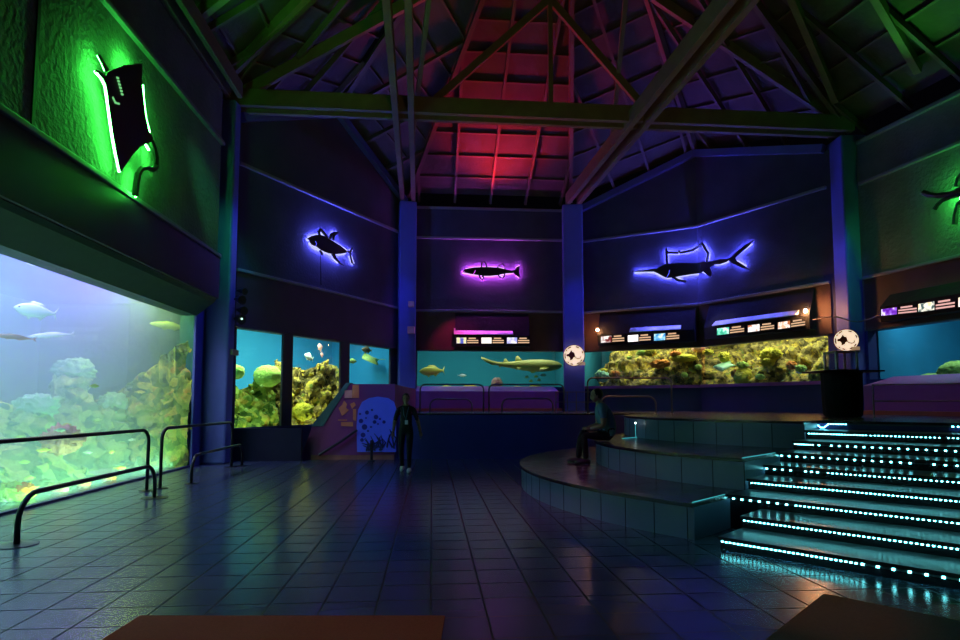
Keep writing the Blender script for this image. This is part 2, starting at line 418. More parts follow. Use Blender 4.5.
# back-left wall with three windows
def gable(w, mb, d0, d1, z0, peak=None, zt=ZT, t=.3):
    poly = [(d0, z0), (d1, z0), (d1, zt)]+([peak] if peak else [])+[(d0, zt)]
    mb.prism([w.p(d, -t, z) for d, z in poly], w.n*t)
wl = [L1.hit(235, 400)[0], L1.hit(282, 400)[0], L1.hit(292, 400)[0], L1.hit(340, 400)[0], L1.hit(349, 400)[0], L1.hit(390, 400)[0]]
ZB = .85
PK1 = (L1.hit(337, 112)[0], 11.0)
mb = MB()
gable(L1, mb, -.6, L1.L+.1, Z1, PK1, 9.1); L1.box(mb, -.6, L1.L+.1, -.07, 0, 0, ZB)
for d0, d1 in ((-.6, wl[0]), (wl[1], wl[2]), (wl[3], wl[4]), (wl[5], L1.L+.1)): L1.box(mb, d0, d1, -.07, 0, ZB, Z1)
o = mb.build('wall_back_left', [M['wall'], M['dado'], M['fascia']])
for p in o.data.polygons:
    if p.center.z < Z1+.02: p.material_index = 2 if p.center.z > ZB+.02 else 1
struct(o, 'dark back left wall with three tank windows', 'wall')
mb = MB(); L1.box(mb, 0, L1.L, 0, .05, Z1+.02, Z2-.06); o = mb.build('fascia_board', M['fascia']); struct(o, 'dark board over the three tank windows', 'wall'); o.name = 'wall_back_left_fascia'
ledge(L1, Z2, 5, lab='ledge under the tuna sign'); ledge(L1, Z3+.05, 6, lab='ledge above the tuna sign')
for k in range(3):
    mb = MB(); L1.box(mb, wl[2*k], wl[2*k+1], -.06, -.04, ZB, Z1)
    struct(mb.build(f'window_{k+1}', M['glass_blue']), ['window pane of the left tank window with green dome coral', 'window pane of the middle tank window full of yellow reef', 'window pane of the right tank window with the swimming ray'][k], 'window')
# centre wall
CZB = 2.12
mb = MB(); gable(CW, mb, -.3, CW.L+.4, Z1, None, 9.15); CW.box(mb, -.3, CW.L+.4, -.3, 0, 0, CZB)
for d0, d1 in ((-.3, .1), (CW.L-.1, CW.L+.4)): CW.box(mb, d0, d1, -.3, 0, CZB, Z1)
o = mb.build('wall_back', [M['wall'], M['dado'], M['fascia_brown']])
for p in o.data.polygons:
    if p.center.z < 3.52: p.material_index = 1
struct(o, 'dark centre back wall above the shark tank', 'wall')
mb = MB(); CW.box(mb, .1, CW.L-.1, 0, .05, Z1+.02, Z2-.06); o = mb.build('wall_back_fascia', M['fascia_brown']); struct(o, 'brown board over the shark tank', 'wall')
ledge(CW, Z2, 7, lab='ledge under the barracuda sign'); ledge(CW, Z3, 8, lab='ledge above the barracuda sign'); ledge(CW, 9.08, 9, lab='top rail of the centre back wall')
mb = MB(); CW.box(mb, .1, CW.L-.1, -.27, -.25, CZB, Z1); struct(mb.build('window_4', M['glass_blue']), 'wide window pane of the shark tank', 'window')
# back-right walls
for w, nm, d0, d1, pk, lab in ((R1, 'wall_back_right', -.2, R1.L, 'R', 'dark back right wall, half next to the column with the round sign'), (R2, 'wall_right_back', 0, R2.L+.3, 'L', 'dark back right wall, half behind the black podium')):
    mb = MB()
    poly = [(d0, Z1), (d1, Z1)]+([(d1, 10.55), (0, 9.1), (d0, 9.1)] if pk == 'R' else [(d1, 9.0), (w.L, 9.0), (0, 10.55)])
    mb.prism([w.p(d, -.3, z) for d, z in poly], w.n*.3)
    w.box(mb, d0, d1, -.3, 0, 0, 2.15)
    if pk == 'R': w.box(mb, -.2, .05, -.3, 0, 2.15, Z1)
    else: w.box(mb, w.L-.15, w.L+.3, -.3, 0, 2.15, Z1)
    o = mb.build(nm, [M['wall'], M['dado'], M['fascia_brown']])
    for p in o.data.polygons:
        if p.center.z < 3.52: p.material_index = 1
    struct(o, lab, 'wall')
    mb = MB(); w.box(mb, 0, w.L, 0, .04, Z1+.02, Z2-.06); struct(mb.build(nm+'_fascia', M['fascia_brown']), 'brown board behind the info panels, '+('left half of the reef tank' if pk == 'R' else 'right half of the reef tank'), 'wall')
    ledge(w, Z2, 10 if pk == 'R' else 12, lab='ledge under the sailfish sign, '+('left half' if pk == 'R' else 'right half')); ledge(w, Z3, 11 if pk == 'R' else 13, lab='ledge above the sailfish sign, '+('left half' if pk == 'R' else 'right half'))
    mb = MB(); w.box(mb, 0, w.L, 0, .16, 2.05, 2.15); struct(mb.build('trim_%d' % (14 if pk == 'R' else 15), M['purple']), 'purple sill under the reef tank, '+('left half' if pk == 'R' else 'right half'), 'trim')
mb = MB(); R1.box(mb, .05, R1.L, -.27, -.25, 2.15, Z1); struct(mb.build('window_5', M['glass_blue']), 'left pane of the long reef tank window', 'window')
mb = MB(); R2.box(mb, 0, R2.L-.15, -.27, -.25, 2.15, Z1); struct(mb.build('window_6', M['glass_blue']), 'right pane of the long reef tank window', 'window')
# right wall
mb = MB(); R3.box(mb, -.3, R3.L, -.3, 0, Z1, 9.0); R3.box(mb, -.3, R3.L, -.3, 0, 0, 2.15); R3.box(mb, -.3, 0.0, -.3, 0, 2.15, Z1); R3.box(mb, 9.5, R3.L, -.3, 0, 2.15, Z1)
o = mb.build('wall_right', [M['wall_left'], M['dado']])
for p in o.data.polygons:
    if p.center.z < 3.52: p.material_index = 1
struct(o, 'right wall with green glow above the blue tank', 'wall')
mb = MB(); R3.box(mb, 0, R3.L, 0, .05, Z1+.02, Z2-.1); struct(mb.build('wall_right_fascia', M['fascia_brown']), 'dark board above the blue tank on the right', 'wall')
ledge(R3, 5.0, 16, lab='ledge under the green sign on the right wall'); ledge(R3, 7.7, 17, lab='ledge above the green sign on the right wall'); ledge(R3, 8.9, 18, lab='top rail of the right wall')
mb = MB(); R3.box(mb, 0, 9.5, -.27, -.25, 2.15, Z1); struct(mb.build('window_7', M['glass_blue']), 'window pane of the blue tank on the right', 'window')
mb = MB(); RR.box(mb, 0, RR.L, -.3, 0, 0, 9.0); struct(mb.build('wall_right_rear', M['wall']), 'plain dark wall at the right rear', 'wall')
mb = MB(); BK.box(mb, 0, BK.L, -.3, 0, 0, 9.2); struct(mb.build('wall_rear', M['wall']), 'plain dark wall behind the viewer', 'wall')
# gable trims
for w, a_, b_, lab, n in ((L1, (0, 9.2), PK1, 'sloping trim left of the gable over the tuna sign', 19), (L1, PK1, (L1.L, 9.2), 'sloping trim right of the gable over the tuna sign', 20),
                       (R1, (0, 9.15), (R1.L, 10.6), 'sloping trim rising over the sailfish sign', 21), (R2, (0, 10.6), (R2.L, 9.05), 'sloping trim falling towards the podium column', 22)):
    mb = MB(); mb.bar(w.p(a_[0], .08, a_[1]), w.p(b_[0], .08, b_[1]), .22, .24)
    struct(mb.build(f'trim_{n}', M['column']), lab, 'trim')
# columns
def column(x0, x1, y0, y1, z1, rot, lab):
    mb = MB(); cx, cy = (x0+x1)/2, (y0+y1)/2
    mt = Matrix.Translation((cx, cy, 0)) @ Matrix.Rotation(rot, 4, 'Z')
    mb.box((x0-cx, y0-cy, 0), (x1-cx, y1-cy, z1), mt)
    o = mb.build('column', M['column']); struct(o, lab, 'column'); bevel(o, .05, 2); return o
column(-7.12, -6.28, 15.15, 15.55, 9.3, 0, 'tall blue column beside the big left tank')
column(-3.1, -2.45, 22.45, 23.05, 9.1, .3, 'blue column behind the walking woman')
column(3.2, 3.98, 23.0, 23.6, 9.15, -.1, 'purple blue column carrying the round sign')
column(10.36, 11.1, 17.0, 17.8, 9.2, 0, 'blue column behind the podium with one green side')

# ramp parapet (plum) in front of the back-left windows
PY = 16.4
pp = [at_y(300, 459, PY), at_y(312, 427, PY), at_y(347, 384, PY), at_y(395, 384, PY), at_y(395, 458, PY)]
pp[0].z = 0; pp[4].z = 0; pp[4].x = pp[3].x
mb = MB(); mb.prism(pp, (0, .3, 0)); o = mb.build('wall_parapet', [M['magenta'], mat('teal_coping_paint', (.06, .16, .17), .5)])
for p in o.data.polygons:
    if p.normal.x < -.4 and p.center.z > .3: p.material_index = 1
struct(o, 'plum parapet wall with sloping teal edge beside the blue mural', 'wall')
mb = MB(); mb.prism([pp[1]+V((-.02, -.03, .02)), pp[2]+V((-.02, -.03, .03)), pp[2]+V((.10, -.03, .03)), pp[1]+V((.30, -.03, .02))], (0, .36, 0))
struct(mb.build('trim_23', mat('teal_edge_paint', (.06, .17, .18), .5)), 'sloping teal coping on the plum parapet', 'trim')
mb = MB(); mb.box((pp[1].x, PY-.04, 0), (pp[4].x, PY-.002, .12)); struct(mb.build('baseboard_back', M['brick']), 'brown skirting at the foot of the plum parapet', 'baseboard')
mb = MB(); mb.box((-6.5, 15.97, 0), (pp[0].x+.15, 16.07, 0.84)); struct(mb.build('wall_low_left', mat('dark_navy_paint', (.008, .008, .035), .8)), 'low dark wall below the three tank windows', 'wall')
# parapet return so that the ramp behind it is closed
mb = MB(); mb.box((pp[4].x-.25, PY+.3, 0), (pp[4].x, 21.7, 2.0)); struct(mb.build('wall_ramp', M['magenta']), 'plum wall between the ramp and the stage', 'wall')

# ------------------------------------------------------------------ roof
AP = V((2.0, 12.2, 15.4))
EV = [LW.p(-.2, .2, 9.4), L1.p(*[PK1[0], -.1], 11.05), V((-2.75, 23.1, 9.45)), V((3.6, 23.65, 9.45)), V((7.95, 21.85, 10.6)), V((10.75, 17.2, 9.35)), R3.p(R3.L, -.1, 9.3), BK.p(0, -.1, 9.3), BK.p(BK.L, -.1, 9.4)]
rf = MB()
for i in range(len(EV)):
    a_, b_ = EV[i], EV[(i+1) % len(EV)]
    n = (b_-a_).cross(AP-a_).normalized()
    if n.z < 0: n = -n
    e = .25
    rf.add([a_+n*e, b_+n*e, AP+n*e, a_+n*(e+.05), b_+n*(e+.05), AP+n*(e+.05)], [(0, 1, 2), (3, 4, 5), (0, 1, 4, 3), (1, 2, 5, 4), (2, 0, 3, 5)])
o = rf.build('ceiling', M['roof']); struct(o, 'pitched timber roof underside high over the hall', 'ceiling')
side = ['over the tuna wall', 'between tuna sign and left back column', 'over the barracuda wall', 'left half over the sailfish wall', 'right half over the sailfish wall', 'over the green right wall', 'right rear', 'rear', 'over the big left tank']
for i in range(len(EV)):
    a_, b_ = EV[i], EV[(i+1) % len(EV)]
    e = (b_-a_); L = e.length; e = e/L
    foot = a_+e*((AP-a_).dot(e)); up = (AP-foot); hl = up.length; ud = up/hl
    n = e.cross(ud).normalized(); n = n if n.z > 0 else -n
    ft = (foot-a_).dot(e)
    mb = MB(); mb.bar(a_+n*.05, AP+n*.02, .14, .22, n); struct(mb.build('hip_rafter', M['rafter']), 'hip rafter of the roof, at the corner before the slope '+side[i], 'beam')
    if i in (6, 7): continue
    sp = 1.4; k = int(L/sp); m0 = (L-k*sp)/2
    for q in range(k+1):
        d = m0+q*sp
        # height available at distance d along the eave
        t = d/ft if d < ft and ft > 0 else (L-d)/(L-ft) if (L-ft) > 1e-3 else 0
        t = max(0, min(1, t))
        if ft < 0 or ft > L: t = max(0, min(t, 1))
        if t*hl < .8: continue
        mb = MB(); mb.bar(a_+e*d-ud*.25+n*.09, a_+e*d+ud*(t*hl-.1)+n*.09, .09, .16, n)
        struct(mb.build('rafter', M['rafter']), 'sloping rafter of the roof slope '+side[i], 'beam', 'rafters '+side[i])
    r = .9
    while r < hl-1:
        t = r/hl
        p0 = a_+(AP-a_)*t; p1 = b_+(AP-b_)*t
        mb = MB(); mb.bar(p0+n*.2, p1+n*.2, .06, .07, n); struct(mb.build('purlin', M['rafter']), 'thin batten across the roof slope '+side[i], 'beam', 'battens '+side[i])
        r += 1.0
# tie beams (twin planks)
def twin(a_, b_, lab, gap=.42, w=.16, h=.45):
    a_, b_ = V(a_), V(b_); t = (b_-a_).normalized(); sd = t.cross(V((0, 0, 1))).normalized()
    for s, q in ((-1, 'nearer plank' if abs(t.x) > .7 else 'left plank'), (1, 'farther plank' if abs(t.x) > .7 else 'right plank')):
        ss = s if abs(t.x) > .7 else -s
        mb = MB(); mb.bar(a_+sd*ss*-gap/2, b_+sd*ss*-gap/2, w, h)
        o = mb.build('tie_beam', M['wood']); struct(o, lab+', '+q, 'beam'); bevel(o, .012)
cbL, cbR = V((-6.75, 15.75, 9.55)), V((10.7, 17.2, 9.5))
twin(cbL, cbR, 'long cross tie beam between the side columns')
lbA, lbB = V((-2.75, 22.75, 9.38)), V((-.87, 4.0, 9.38))
twin(lbA, lbB, 'tie beam running forward from the left back column')
rbA, rbB = V((3.6, 23.2, 9.38)), V((5.9, 4.0, 9.38))
twin(rbA, rbB, 'tie beam running forward from the right back column')
twin(EV[0]+V((.35, .3, .1)), LW.p(LW.L, .7, 9.5), 'wall beam along the top of the left wall', .3, .12, .4)
def web(a_, b_, lab, w=.12, h=.2):
    mb = MB(); mb.bar(a_, b_, w, h); struct(mb.build('truss_brace', M['wood']), lab, 'beam')
def cb(t, z): p = cbL.lerp(cbR, t); p.z = z; return p
web(cb(.66, 9.7), cb(.50, 12.9), 'truss brace right of the middle over the cross beam'); web(cb(.31, 9.7), cb(.50, 12.9), 'truss brace left of the middle over the cross beam')
web(cb(.5, 9.7), cb(.5, 15.0), 'king post over the cross beam'); web(cb(.02, 9.75), cb(.5, 15.1), 'left top chord of the cross truss', .14, .3); web(cb(.98, 9.75), cb(.5, 15.1), 'right top chord of the cross truss', .14, .3)
for t, lab in ((.4, 'near'), (.75, 'far')):
    p = lbA.lerp(lbB, t); q = rbA.lerp(rbB, t)
web(V((-2.2, 19.0, 9.6)), V((-.9, 13, 12.8)), 'brace rising from the left forward tie beam'); web(V((4.2, 19.0, 9.6)), V((3.5, 13, 12.8)), 'brace rising from the right forward tie beam')
for k, (x, y, z, x2, y2, z2) in enumerate(((9.9, 16.4, 9.9, 4.6, 11.6, 13.9), (10.9, 14.6, 9.75, 5.0, 10.8, 13.6), (11.6, 12.0, 9.75, 5.4, 9.6, 13.4))):
    mb = MB(); mb.bar((x, y, z), (x2, y2, z2), .16, .26); struct(mb.build('principal_rafter', M['wood']), ['heavy rafter rising from the podium column', 'heavy rafter, middle one over the green right wall', 'heavy rafter nearest the viewer over the green right wall'][k], 'beam')
for k, (x, y, z, x2, y2, z2) in enumerate(((-6.2, 14.8, 9.9, -.8, 12.4, 13.4), (-6.1, 12.6, 9.85, -.6, 11.4, 13.3))):
    mb = MB(); mb.bar((x, y, z), (x2, y2, z2), .16, .26); struct(mb.build('principal_rafter', M['wood']), ['heavy rafter rising from the left column', 'heavy rafter over the big left tank'][k], 'beam')

# ------------------------------------------------------------------ tanks
def tank(w, d0, d1, z0, dep, mats, n, lab, z1=4.3, s=-.31):
    mb = MB(); o0 = s
    mb.cur = 0; w.box(mb, d0-.1, d1+.1, -dep-.1, -dep, z0-.1, z1); w.box(mb, d0-.1, d0, -dep, o0, z0-.1, z1); w.box(mb, d1, d1+.1, -dep, o0, z0-.1, z1)
    mb.cur = 1; w.box(mb, d0, d1, -dep, o0, z0-.1, z0)
    mb.cur = 2; w.box(mb, d0-.1, d1+.1, -dep-.1, o0, z1, z1+.1)
    o = mb.build(n, mats); struct(o, lab, 'tank'); return o
M['bd_lav'] = mat('lavender_blue_tank_backdrop', (.36, .40, .78), .9, var=.15, scale=.5)
M['bd_teal'] = mat('teal_tank_backdrop', (.02, .23, .31), .9, var=.12, scale=.8)
M['bd_blue'] = mat('blue_tank_backdrop', (.03, .33, .62), .9, var=.12, scale=.8)
M['bd_deep'] = mat('deep_blue_tank_backdrop', (.015, .22, .40), .9, var=.2, scale=1.5)
M['lid'] = mat('dark_tank_lid', (.02, .03, .05), .9)
LWP = [V((-6.93, 14.75, 0)), V((-7.45, 15.05, 0)), V((-7.45, 15.95, 0)), V((-9.9, 17.1, 0)), V((-12.4, 17.1, 0)), LW.p(LW.L-.5, -5.3, 0), LW.p(LW.L-.5, -.03, 0)]
mb = MB()
for a_, b_ in zip(LWP[:-1], LWP[1:]): mb.add([V((a_.x, a_.y, -.1)), V((b_.x, b_.y, -.1)), V((b_.x, b_.y, 4.3)), V((a_.x, a_.y, 4.3))], [(0, 1, 2, 3)])
mb.mi[:4] = [3]*4
mb.cur = 1; mb.prism([V((p.x, p.y, -.12)) for p in LWP], (0, 0, .1)); mb.cur = 2; mb.prism([V((p.x, p.y, 4.3)) for p in LWP], (0, 0, .1))
struct(mb.build('wall_tank_left', [M['bd_lav'], M['sand'], M['lid'], mat('shadow_teal_rock_wall', (.03, .14, .13), .9, var=.4, scale=2, bump=.6, bscale=5)]), 'basin of the big left tank', 'tank')  # end walls coloured dark teal for the shadow at that end
tank(L1, .15, L1.L-.2, .3, 3.2, [M['bd_blue'], M['sand'], M['lid']], 'wall_tank_back_left', 'basin behind the three windows', s=-.08)
tank(CW, -.2, CW.L+.2, 1.6, 3.4, [M['bd_teal'], M['sand'], M['lid']], 'wall_tank_back', 'basin of the shark tank')
tank(R3, .05, 9.6, 1.7, 3.6, [M['bd_deep'], M['sand'], M['lid']], 'wall_tank_right', 'basin of the blue tank on the right')
# folded basin of the reef tank
mb = MB(); o1 = V((R1.p(-.1, -3, 0))); o2 = R1.p(R1.L, 0, 0)+(R1.n+R2.n).normalized()*-3; o3 = R2.p(R2.L+.1, -3, 0)
i1, i2, i3 = R1.p(-.1, -.31, 0), R1.p(R1.L, 0, 0)+(R1.n+R2.n).normalized()*-.31, R2.p(R2.L+.1, -.31, 0)
Zv = lambda p, z: V((p.x, p.y, z))
for a_, b_ in ((o1, o2), (o2, o3), (i1, o1), (i3, o3)):
    mb.add([Zv(a_, 1.6), Zv(b_, 1.6), Zv(b_, 4.3), Zv(a_, 4.3)], [(0, 1, 2, 3)])
mb.cur = 1; mb.prism([Zv(p, 1.5) for p in (i1, i2, i3, o3, o2, o1)], (0, 0, .1))
mb.cur = 2; mb.prism([Zv(p, 4.3) for p in (i1, i2, i3, o3, o2, o1)], (0, 0, .1))
struct(mb.build('wall_tank_back_right', [M['bd_teal'], M['sand'], M['lid']]), 'basin of the long reef tank', 'tank')
# big left pane
mb = MB(); LW.box(mb, 0, LW.L, -.02, 0, .03, 3.6); struct(mb.build('window_8', M['glass']), 'huge floor to fascia pane of the left tank', 'window')
# water of the left tank: thin milky haze
m, nt = new_mat('hazy_tank_water'); out = N(nt, 'ShaderNodeOutputMaterial'); vs = N(nt, 'ShaderNodeVolumeScatter')
vs.inputs['Color'].default_value = (.55, .72, 1.0, 1); vs.inputs['Density'].default_value = .22; vs.inputs['Anisotropy'].default_value = .2
nt.links.new(vs.outputs[0], out.inputs['Volume'])
mb = MB(); cw = sum(LWP, V())/7
mb.prism([V((p.x, p.y, 0))+(cw-p).normalized()*.06+V((-.06, 0, 0)) for p in LWP], (0, 0, 4.2)); o = mb.build('water', m); struct(o, 'pale milky water filling the big left tank', 'water')
o.name = 'water'

# reefs
REEF_G = ramp_mat('green_reef', [(.0, (.03, .06, .02)), (.3, (.12, .20, .04)), (.5, (.28, .38, .07)), (.7, (.55, .55, .10)), (.85, (.55, .36, .08)), (1, (.25, .45, .12))], 2.2, vor=6)
REEF_Y = ramp_mat('yellow_reef', [(.0, (.03, .035, .012)), (.3, (.13, .10, .035)), (.47, (.28, .20, .06)), (.6, (.44, .33, .09)), (.72, (.72, .50, .07)), (.85, (.18, .26, .06)), (1, (.62, .26, .08))], 2.4, vor=9)
REEF_P = ramp_mat('pale_green_reef', [(.0, (.05, .12, .06)), (.3, (.16, .32, .12)), (.5, (.35, .52, .16)), (.7, (.60, .72, .22)), (.85, (.42, .62, .30)), (1, (.66, .50, .25))], 1.6, vor=4)
def reef(path, inward, hfun, z0, front, back, name, m, seed, lumps, label, cell=.06, amp=.34, lr=(.06, .2)):
    """path: polyline in plan; surface leans from `front` at its foot to `back` at its top behind the pane"""
    seg = []; tot = 0
    for a_, b_ in zip(path, path[1:]):
        l = (b_-a_).length; seg.append((tot, tot+l, a_, b_)); tot += l
    def P(s):
        for s0, s1, a_, b_ in seg:
            if s <= s1 or s1 == tot: return a_.lerp(b_, max(0, min(1, (s-s0)/(s1-s0))))
    def NV(s):
        q = inward; i = 0
        for k, (s0, s1, a_, b_) in enumerate(seg):
            if s > s1 and k < len(seg)-1: i = k+1
        return q[i]
    ns = int(tot/cell); nt_ = 46; mb = MB(); vs = []
    off = V((seed*7.3, seed*2.1, seed*4.4))
    def surf(s, t):
        h = hfun(s/tot); z = z0+(h-z0)*t
        p = P(s)+NV(s)*(front+(back-front)*t)
        q = V((s, t*(h-z0), 0))+off
        d = noise.fractal(q*1.3, 1, 2, 4)*amp*.8+(.45-noise.voronoi(q*3.2)[0][0])*amp*.8+noise.noise(q*9)*.05
        d = min(d, front+(back-front)*t-.02)
        return p-NV(s)*d*(1 if t > .02 else .2)+V((0, 0, z+(.4*d if t > .5 else 0)))
    for i in range(ns+1):
        for j in range(nt_+1): vs.append(surf(tot*i/ns, j/nt_))
    fs = [(i*(nt_+1)+j, (i+1)*(nt_+1)+j, (i+1)*(nt_+1)+j+1, i*(nt_+1)+j+1) for i in range(ns) for j in range(nt_)]
    # top going down behind so that the mass is solid
    base = len(vs)
    for i in range(ns+1):
        s = tot*i/ns; q = P(s)+NV(s)*(back+.25); vs.append(V((q.x, q.y, z0)))
    fs += [(i*(nt_+1)+nt_, (i+1)*(nt_+1)+nt_, base+i+1, base+i) for i in range(ns)]
    mb.add(vs, fs)
    rnd = random.Random(seed)
    for k in range(lumps):
        s, t = rnd.uniform(0, tot), rnd.uniform(.05, 1); r = rnd.uniform(*lr); c = surf(s, t)+NV(s)*r*.7
        mb.blob(c, r, 2 if r > .08 else 1, .9, 3.0, seed=k*.37, sq=(1, 1, rnd.uniform(.4, 1.1)))
    o = mb.build(name, m, smooth=True); c = P(tot/2); 
    o.data.transform(Matrix.Translation((-c.x, -c.y, -z0))); o.location = (c.x, c.y, z0)
    tag(o, label, 'reef'); return o
inL1 = -L1.n
def hL1(x):
    d = x*(L1.L-.5)+.2
    k = 2.05 if d < wl[1] else 2.6
    if d > wl[3]-.1: k = 1.0
    return k+.18*math.sin(d*5)
reef([L1.p(.2, -.12, 0), L1.p(wl[1]+.55, -.12, 0)], [inL1], lambda x: 2.1+.2*math.sin(x*9), .32, .25, 1.0, 'reef', REEF_G, 3, 260, 'green weedy reef behind the left of the three windows', cell=.04, lr=(.02, .09))
reef([L1.p(wl[1]+.6, -.12, 0), L1.p(wl[3]+1.5, -.12, 0)], [inL1], lambda x: 2.72+.16*math.sin(x*11), .32, .25, 1.0, 'reef', REEF_Y, 5, 420, 'yellow knobbly reef behind the middle of the three windows', cell=.04, lr=(.025, .10))
inR1, inR2 = -R1.n, -R2.n
def hR(x): return 3.9 if .06 < x < .9 else 3.9-(.06-x)*25 if x <= .06 else 3.75
reef([R1.p(.25, -.35, 0), R1.p(R1.L, -.35, 0), R2.p(R2.L-.1, -.35, 0)], [inR1, inR2], lambda x: max(2.2, hR(x)), 1.7, .25, 1.5, 'reef', REEF_Y, 9, 700, 'long yellow and green reef behind the curved window at the back right', cell=.04, amp=.5, lr=(.025, .10))
inLW = -LW.n
reef([V((-6.87, 14.3, 0)), V((-11.0, 14.9, 0))], [V((-.12, 1, 0)).normalized()], lambda x: max(1.3, 3.3-2.6*x**.8), 0, .05, .5, 'reef', REEF_G, 12, 260, 'pale green reef slope at the column end of the big left tank', cell=.05, amp=.26, lr=(.03, .10))
reef([LW.p(2.2, -.4, 0), LW.p(8.5, -.4, 0)], [inLW], lambda x: .75+.5*math.sin(x*13)**2, 0, .5, 2.4, 'reef', REEF_P, 15, 150, 'low pale reef along the bottom of the big left tank', cell=.07, amp=.4)
reef([LW.p(2.6, -1.5, 0), LW.p(10.5, -1.5, 0)], [inLW], lambda x: 1.7+.35*math.sin(x*17+2), 0, .2, 1.3, 'reef', REEF_P, 18, 200, 'hazy reef far back in the big left tank', cell=.1, amp=.5)

# round corals and rocks
def dome(w, px, py, dep, r, m, label, sq=.8, amp=.12, name='dome_coral', cat='coral', foot=None, pillar=False):
    c = w.at(px, py, -dep); base = c.z-r*sq*.9
    mb = MB(); mb.blob(c, r, 4, amp, 5, seed=px*.1, sq=(1, 1, sq))
    if foot is not None: mb.lathe([(r*.5, foot), (r*.35, (foot+base)/2), (r*.55, c.z-r*sq*.5)], 12, (c.x, c.y, 0))
    o = mb.thing(name, m, c, smooth=True, label=label, cat=cat)
    if pillar:
        h = c.z-r*sq*.4; q = MB()
        for k in range(7): q.blob((c.x+.25*r*math.sin(k*2.1+px), c.y+.25*r*math.cos(k*1.7), h*(k+.3)/7), max(r*(1.5-.09*k), h/7), 3, .55, 2.2, seed=k+px, sq=(1, 1, .8))
        q.build('rock_base', REEF_P, o, smooth=True)
    return o
DOME_G = mat('lime_dome_coral', (.50, .68, .13), .9, var=.25, scale=9, bump=.8, bscale=22)
DOME_Y = mat('yellow_dome_coral', (.66, .55, .04), .9, var=.25, scale=9, bump=.8, bscale=22)
DOME_O = mat('orange_coral', (.75, .25, .04), .9, var=.3, scale=10, bump=.8, bscale=20)
DOME_P = mat('pale_green_coral', (.40, .72, .45), .9, var=.2, scale=5, bump=.6, bscale=12)
DOME_K = mat('pink_coral', (.65, .32, .25), .9, var=.3, scale=8, bump=.6, bscale=15)
dome(L1, 268, 376, .75, .40, DOME_G, 'round lime green dome coral behind the left tank window')
dome(L1, 235, 372, .8, .26, DOME_G, 'small lime coral at the edge of the left tank window')
dome(L1, 303, 412, .45, .30, DOME_Y, 'yellow coral lump low behind the middle tank window', sq=.9, amp=.3)
dome(R2, 744, 377, .75, .34, DOME_Y, 'round yellow dome coral low in the reef tank', sq=1)
dome(R1, 683, 358, .9, .5, DOME_Y, 'flat yellow plate coral high on the reef', sq=.3, name='plate_coral')
dome(R1, 660, 364, .8, .34, DOME_O, 'orange coral patch on the reef left of the plate coral', sq=.45, amp=.5, name='orange_coral')
dome(R1, 602, 376, .6, .26, DOME_P, 'pale green coral at the left end of the reef window', sq=.9, amp=.4)
dome(R2, 770, 355, .9, .3, DOME_Y, 'yellow coral knob on the right half of the reef', sq=.7, amp=.5)
dome(R2, 700, 347, .9, .28, DOME_K, 'pinkish orange coral at the top of the reef window', sq=.7, amp=.4)
rt = random.Random(21)
for k in range(18):
    px = 606+k*11.6+rt.uniform(-4, 4); py = rt.uniform(351, 380); w = R1 if px < 700 else R2
    dome(w, px, py, .62, rt.uniform(.09, .19), (DOME_Y, DOME_G, DOME_O)[(k*7) % 5 % 3], ('small yellow coral tuft on the long reef at the back right', 'small lime coral tuft on the long reef at the back right', 'small orange coral tuft on the long reef at the back right')[(k*7) % 5 % 3], sq=rt.uniform(.5, .9), amp=.6, name='coral_tuft')['group'] = ('yellow tufts on the long reef', 'lime tufts on the long reef', 'orange tufts on the long reef')[(k*7) % 5 % 3]
dome(CW, 497, 383, .9, .22, DOME_K, 'pink mound at the bottom of the shark tank', sq=1.0, amp=.2)
for k, (px, r) in enumerate(((446, .3), (470, .36), (517, .26), (535, .34))):
    dome(CW, px, 389, .8, r, DOME_Y, ['yellow mound under the yellow fish', 'wide yellow mound left of the pink mound', 'yellow mound right of the pink mound', 'yellow mound below the shark'][k], sq=.45, amp=.3, name='coral_mound')
dome(R3, 932, 379, .8, .3, DOME_G, 'low lime mound in the blue tank on the right', sq=.5)
dome(R3, 958, 371, .9, .42, DOME_G, 'taller lime mound at the right edge of the blue tank', sq=.6)
dome(LW, 36, 407, 2.1, .34, DOME_P, 'round pale green coral above the railing in the big left tank', sq=.75, amp=.45, pillar=True)
dome(LW, 75, 370, 2.5, .38, DOME_P, 'pale mushroom shaped coral in the middle of the big left tank', sq=.7, amp=.45, pillar=True)
dome(LW, 113, 404, 2.0, .32, DOME_P, 'pale coral right of the round one in the big left tank', sq=.8, amp=.45, pillar=True)
dome(LW, 62, 440, .9, .30, DOME_K, 'pinkish rock behind the railing in the big left tank', sq=.8, amp=.5, name='rock', cat='rock')
dome(LW, 15, 497, .75, .26, DOME_G, 'lime weed lump in the near corner of the big left tank', sq=.8, amp=.6)
for k, (px, py, r) in enumerate(((84, 484, .10), (109, 479, .11), (24, 490, .13), (60, 490, .12))):
    dome(LW, px, py, .6, r, DOME_O if k < 3 else DOME_K, ['small orange sponge low behind the curved railing', 'second small orange sponge nearer the railing post', 'orange lump beside the lime weed', 'pink lump at the foot of the tank'][k], amp=.5, name='sponge', cat='sponge')

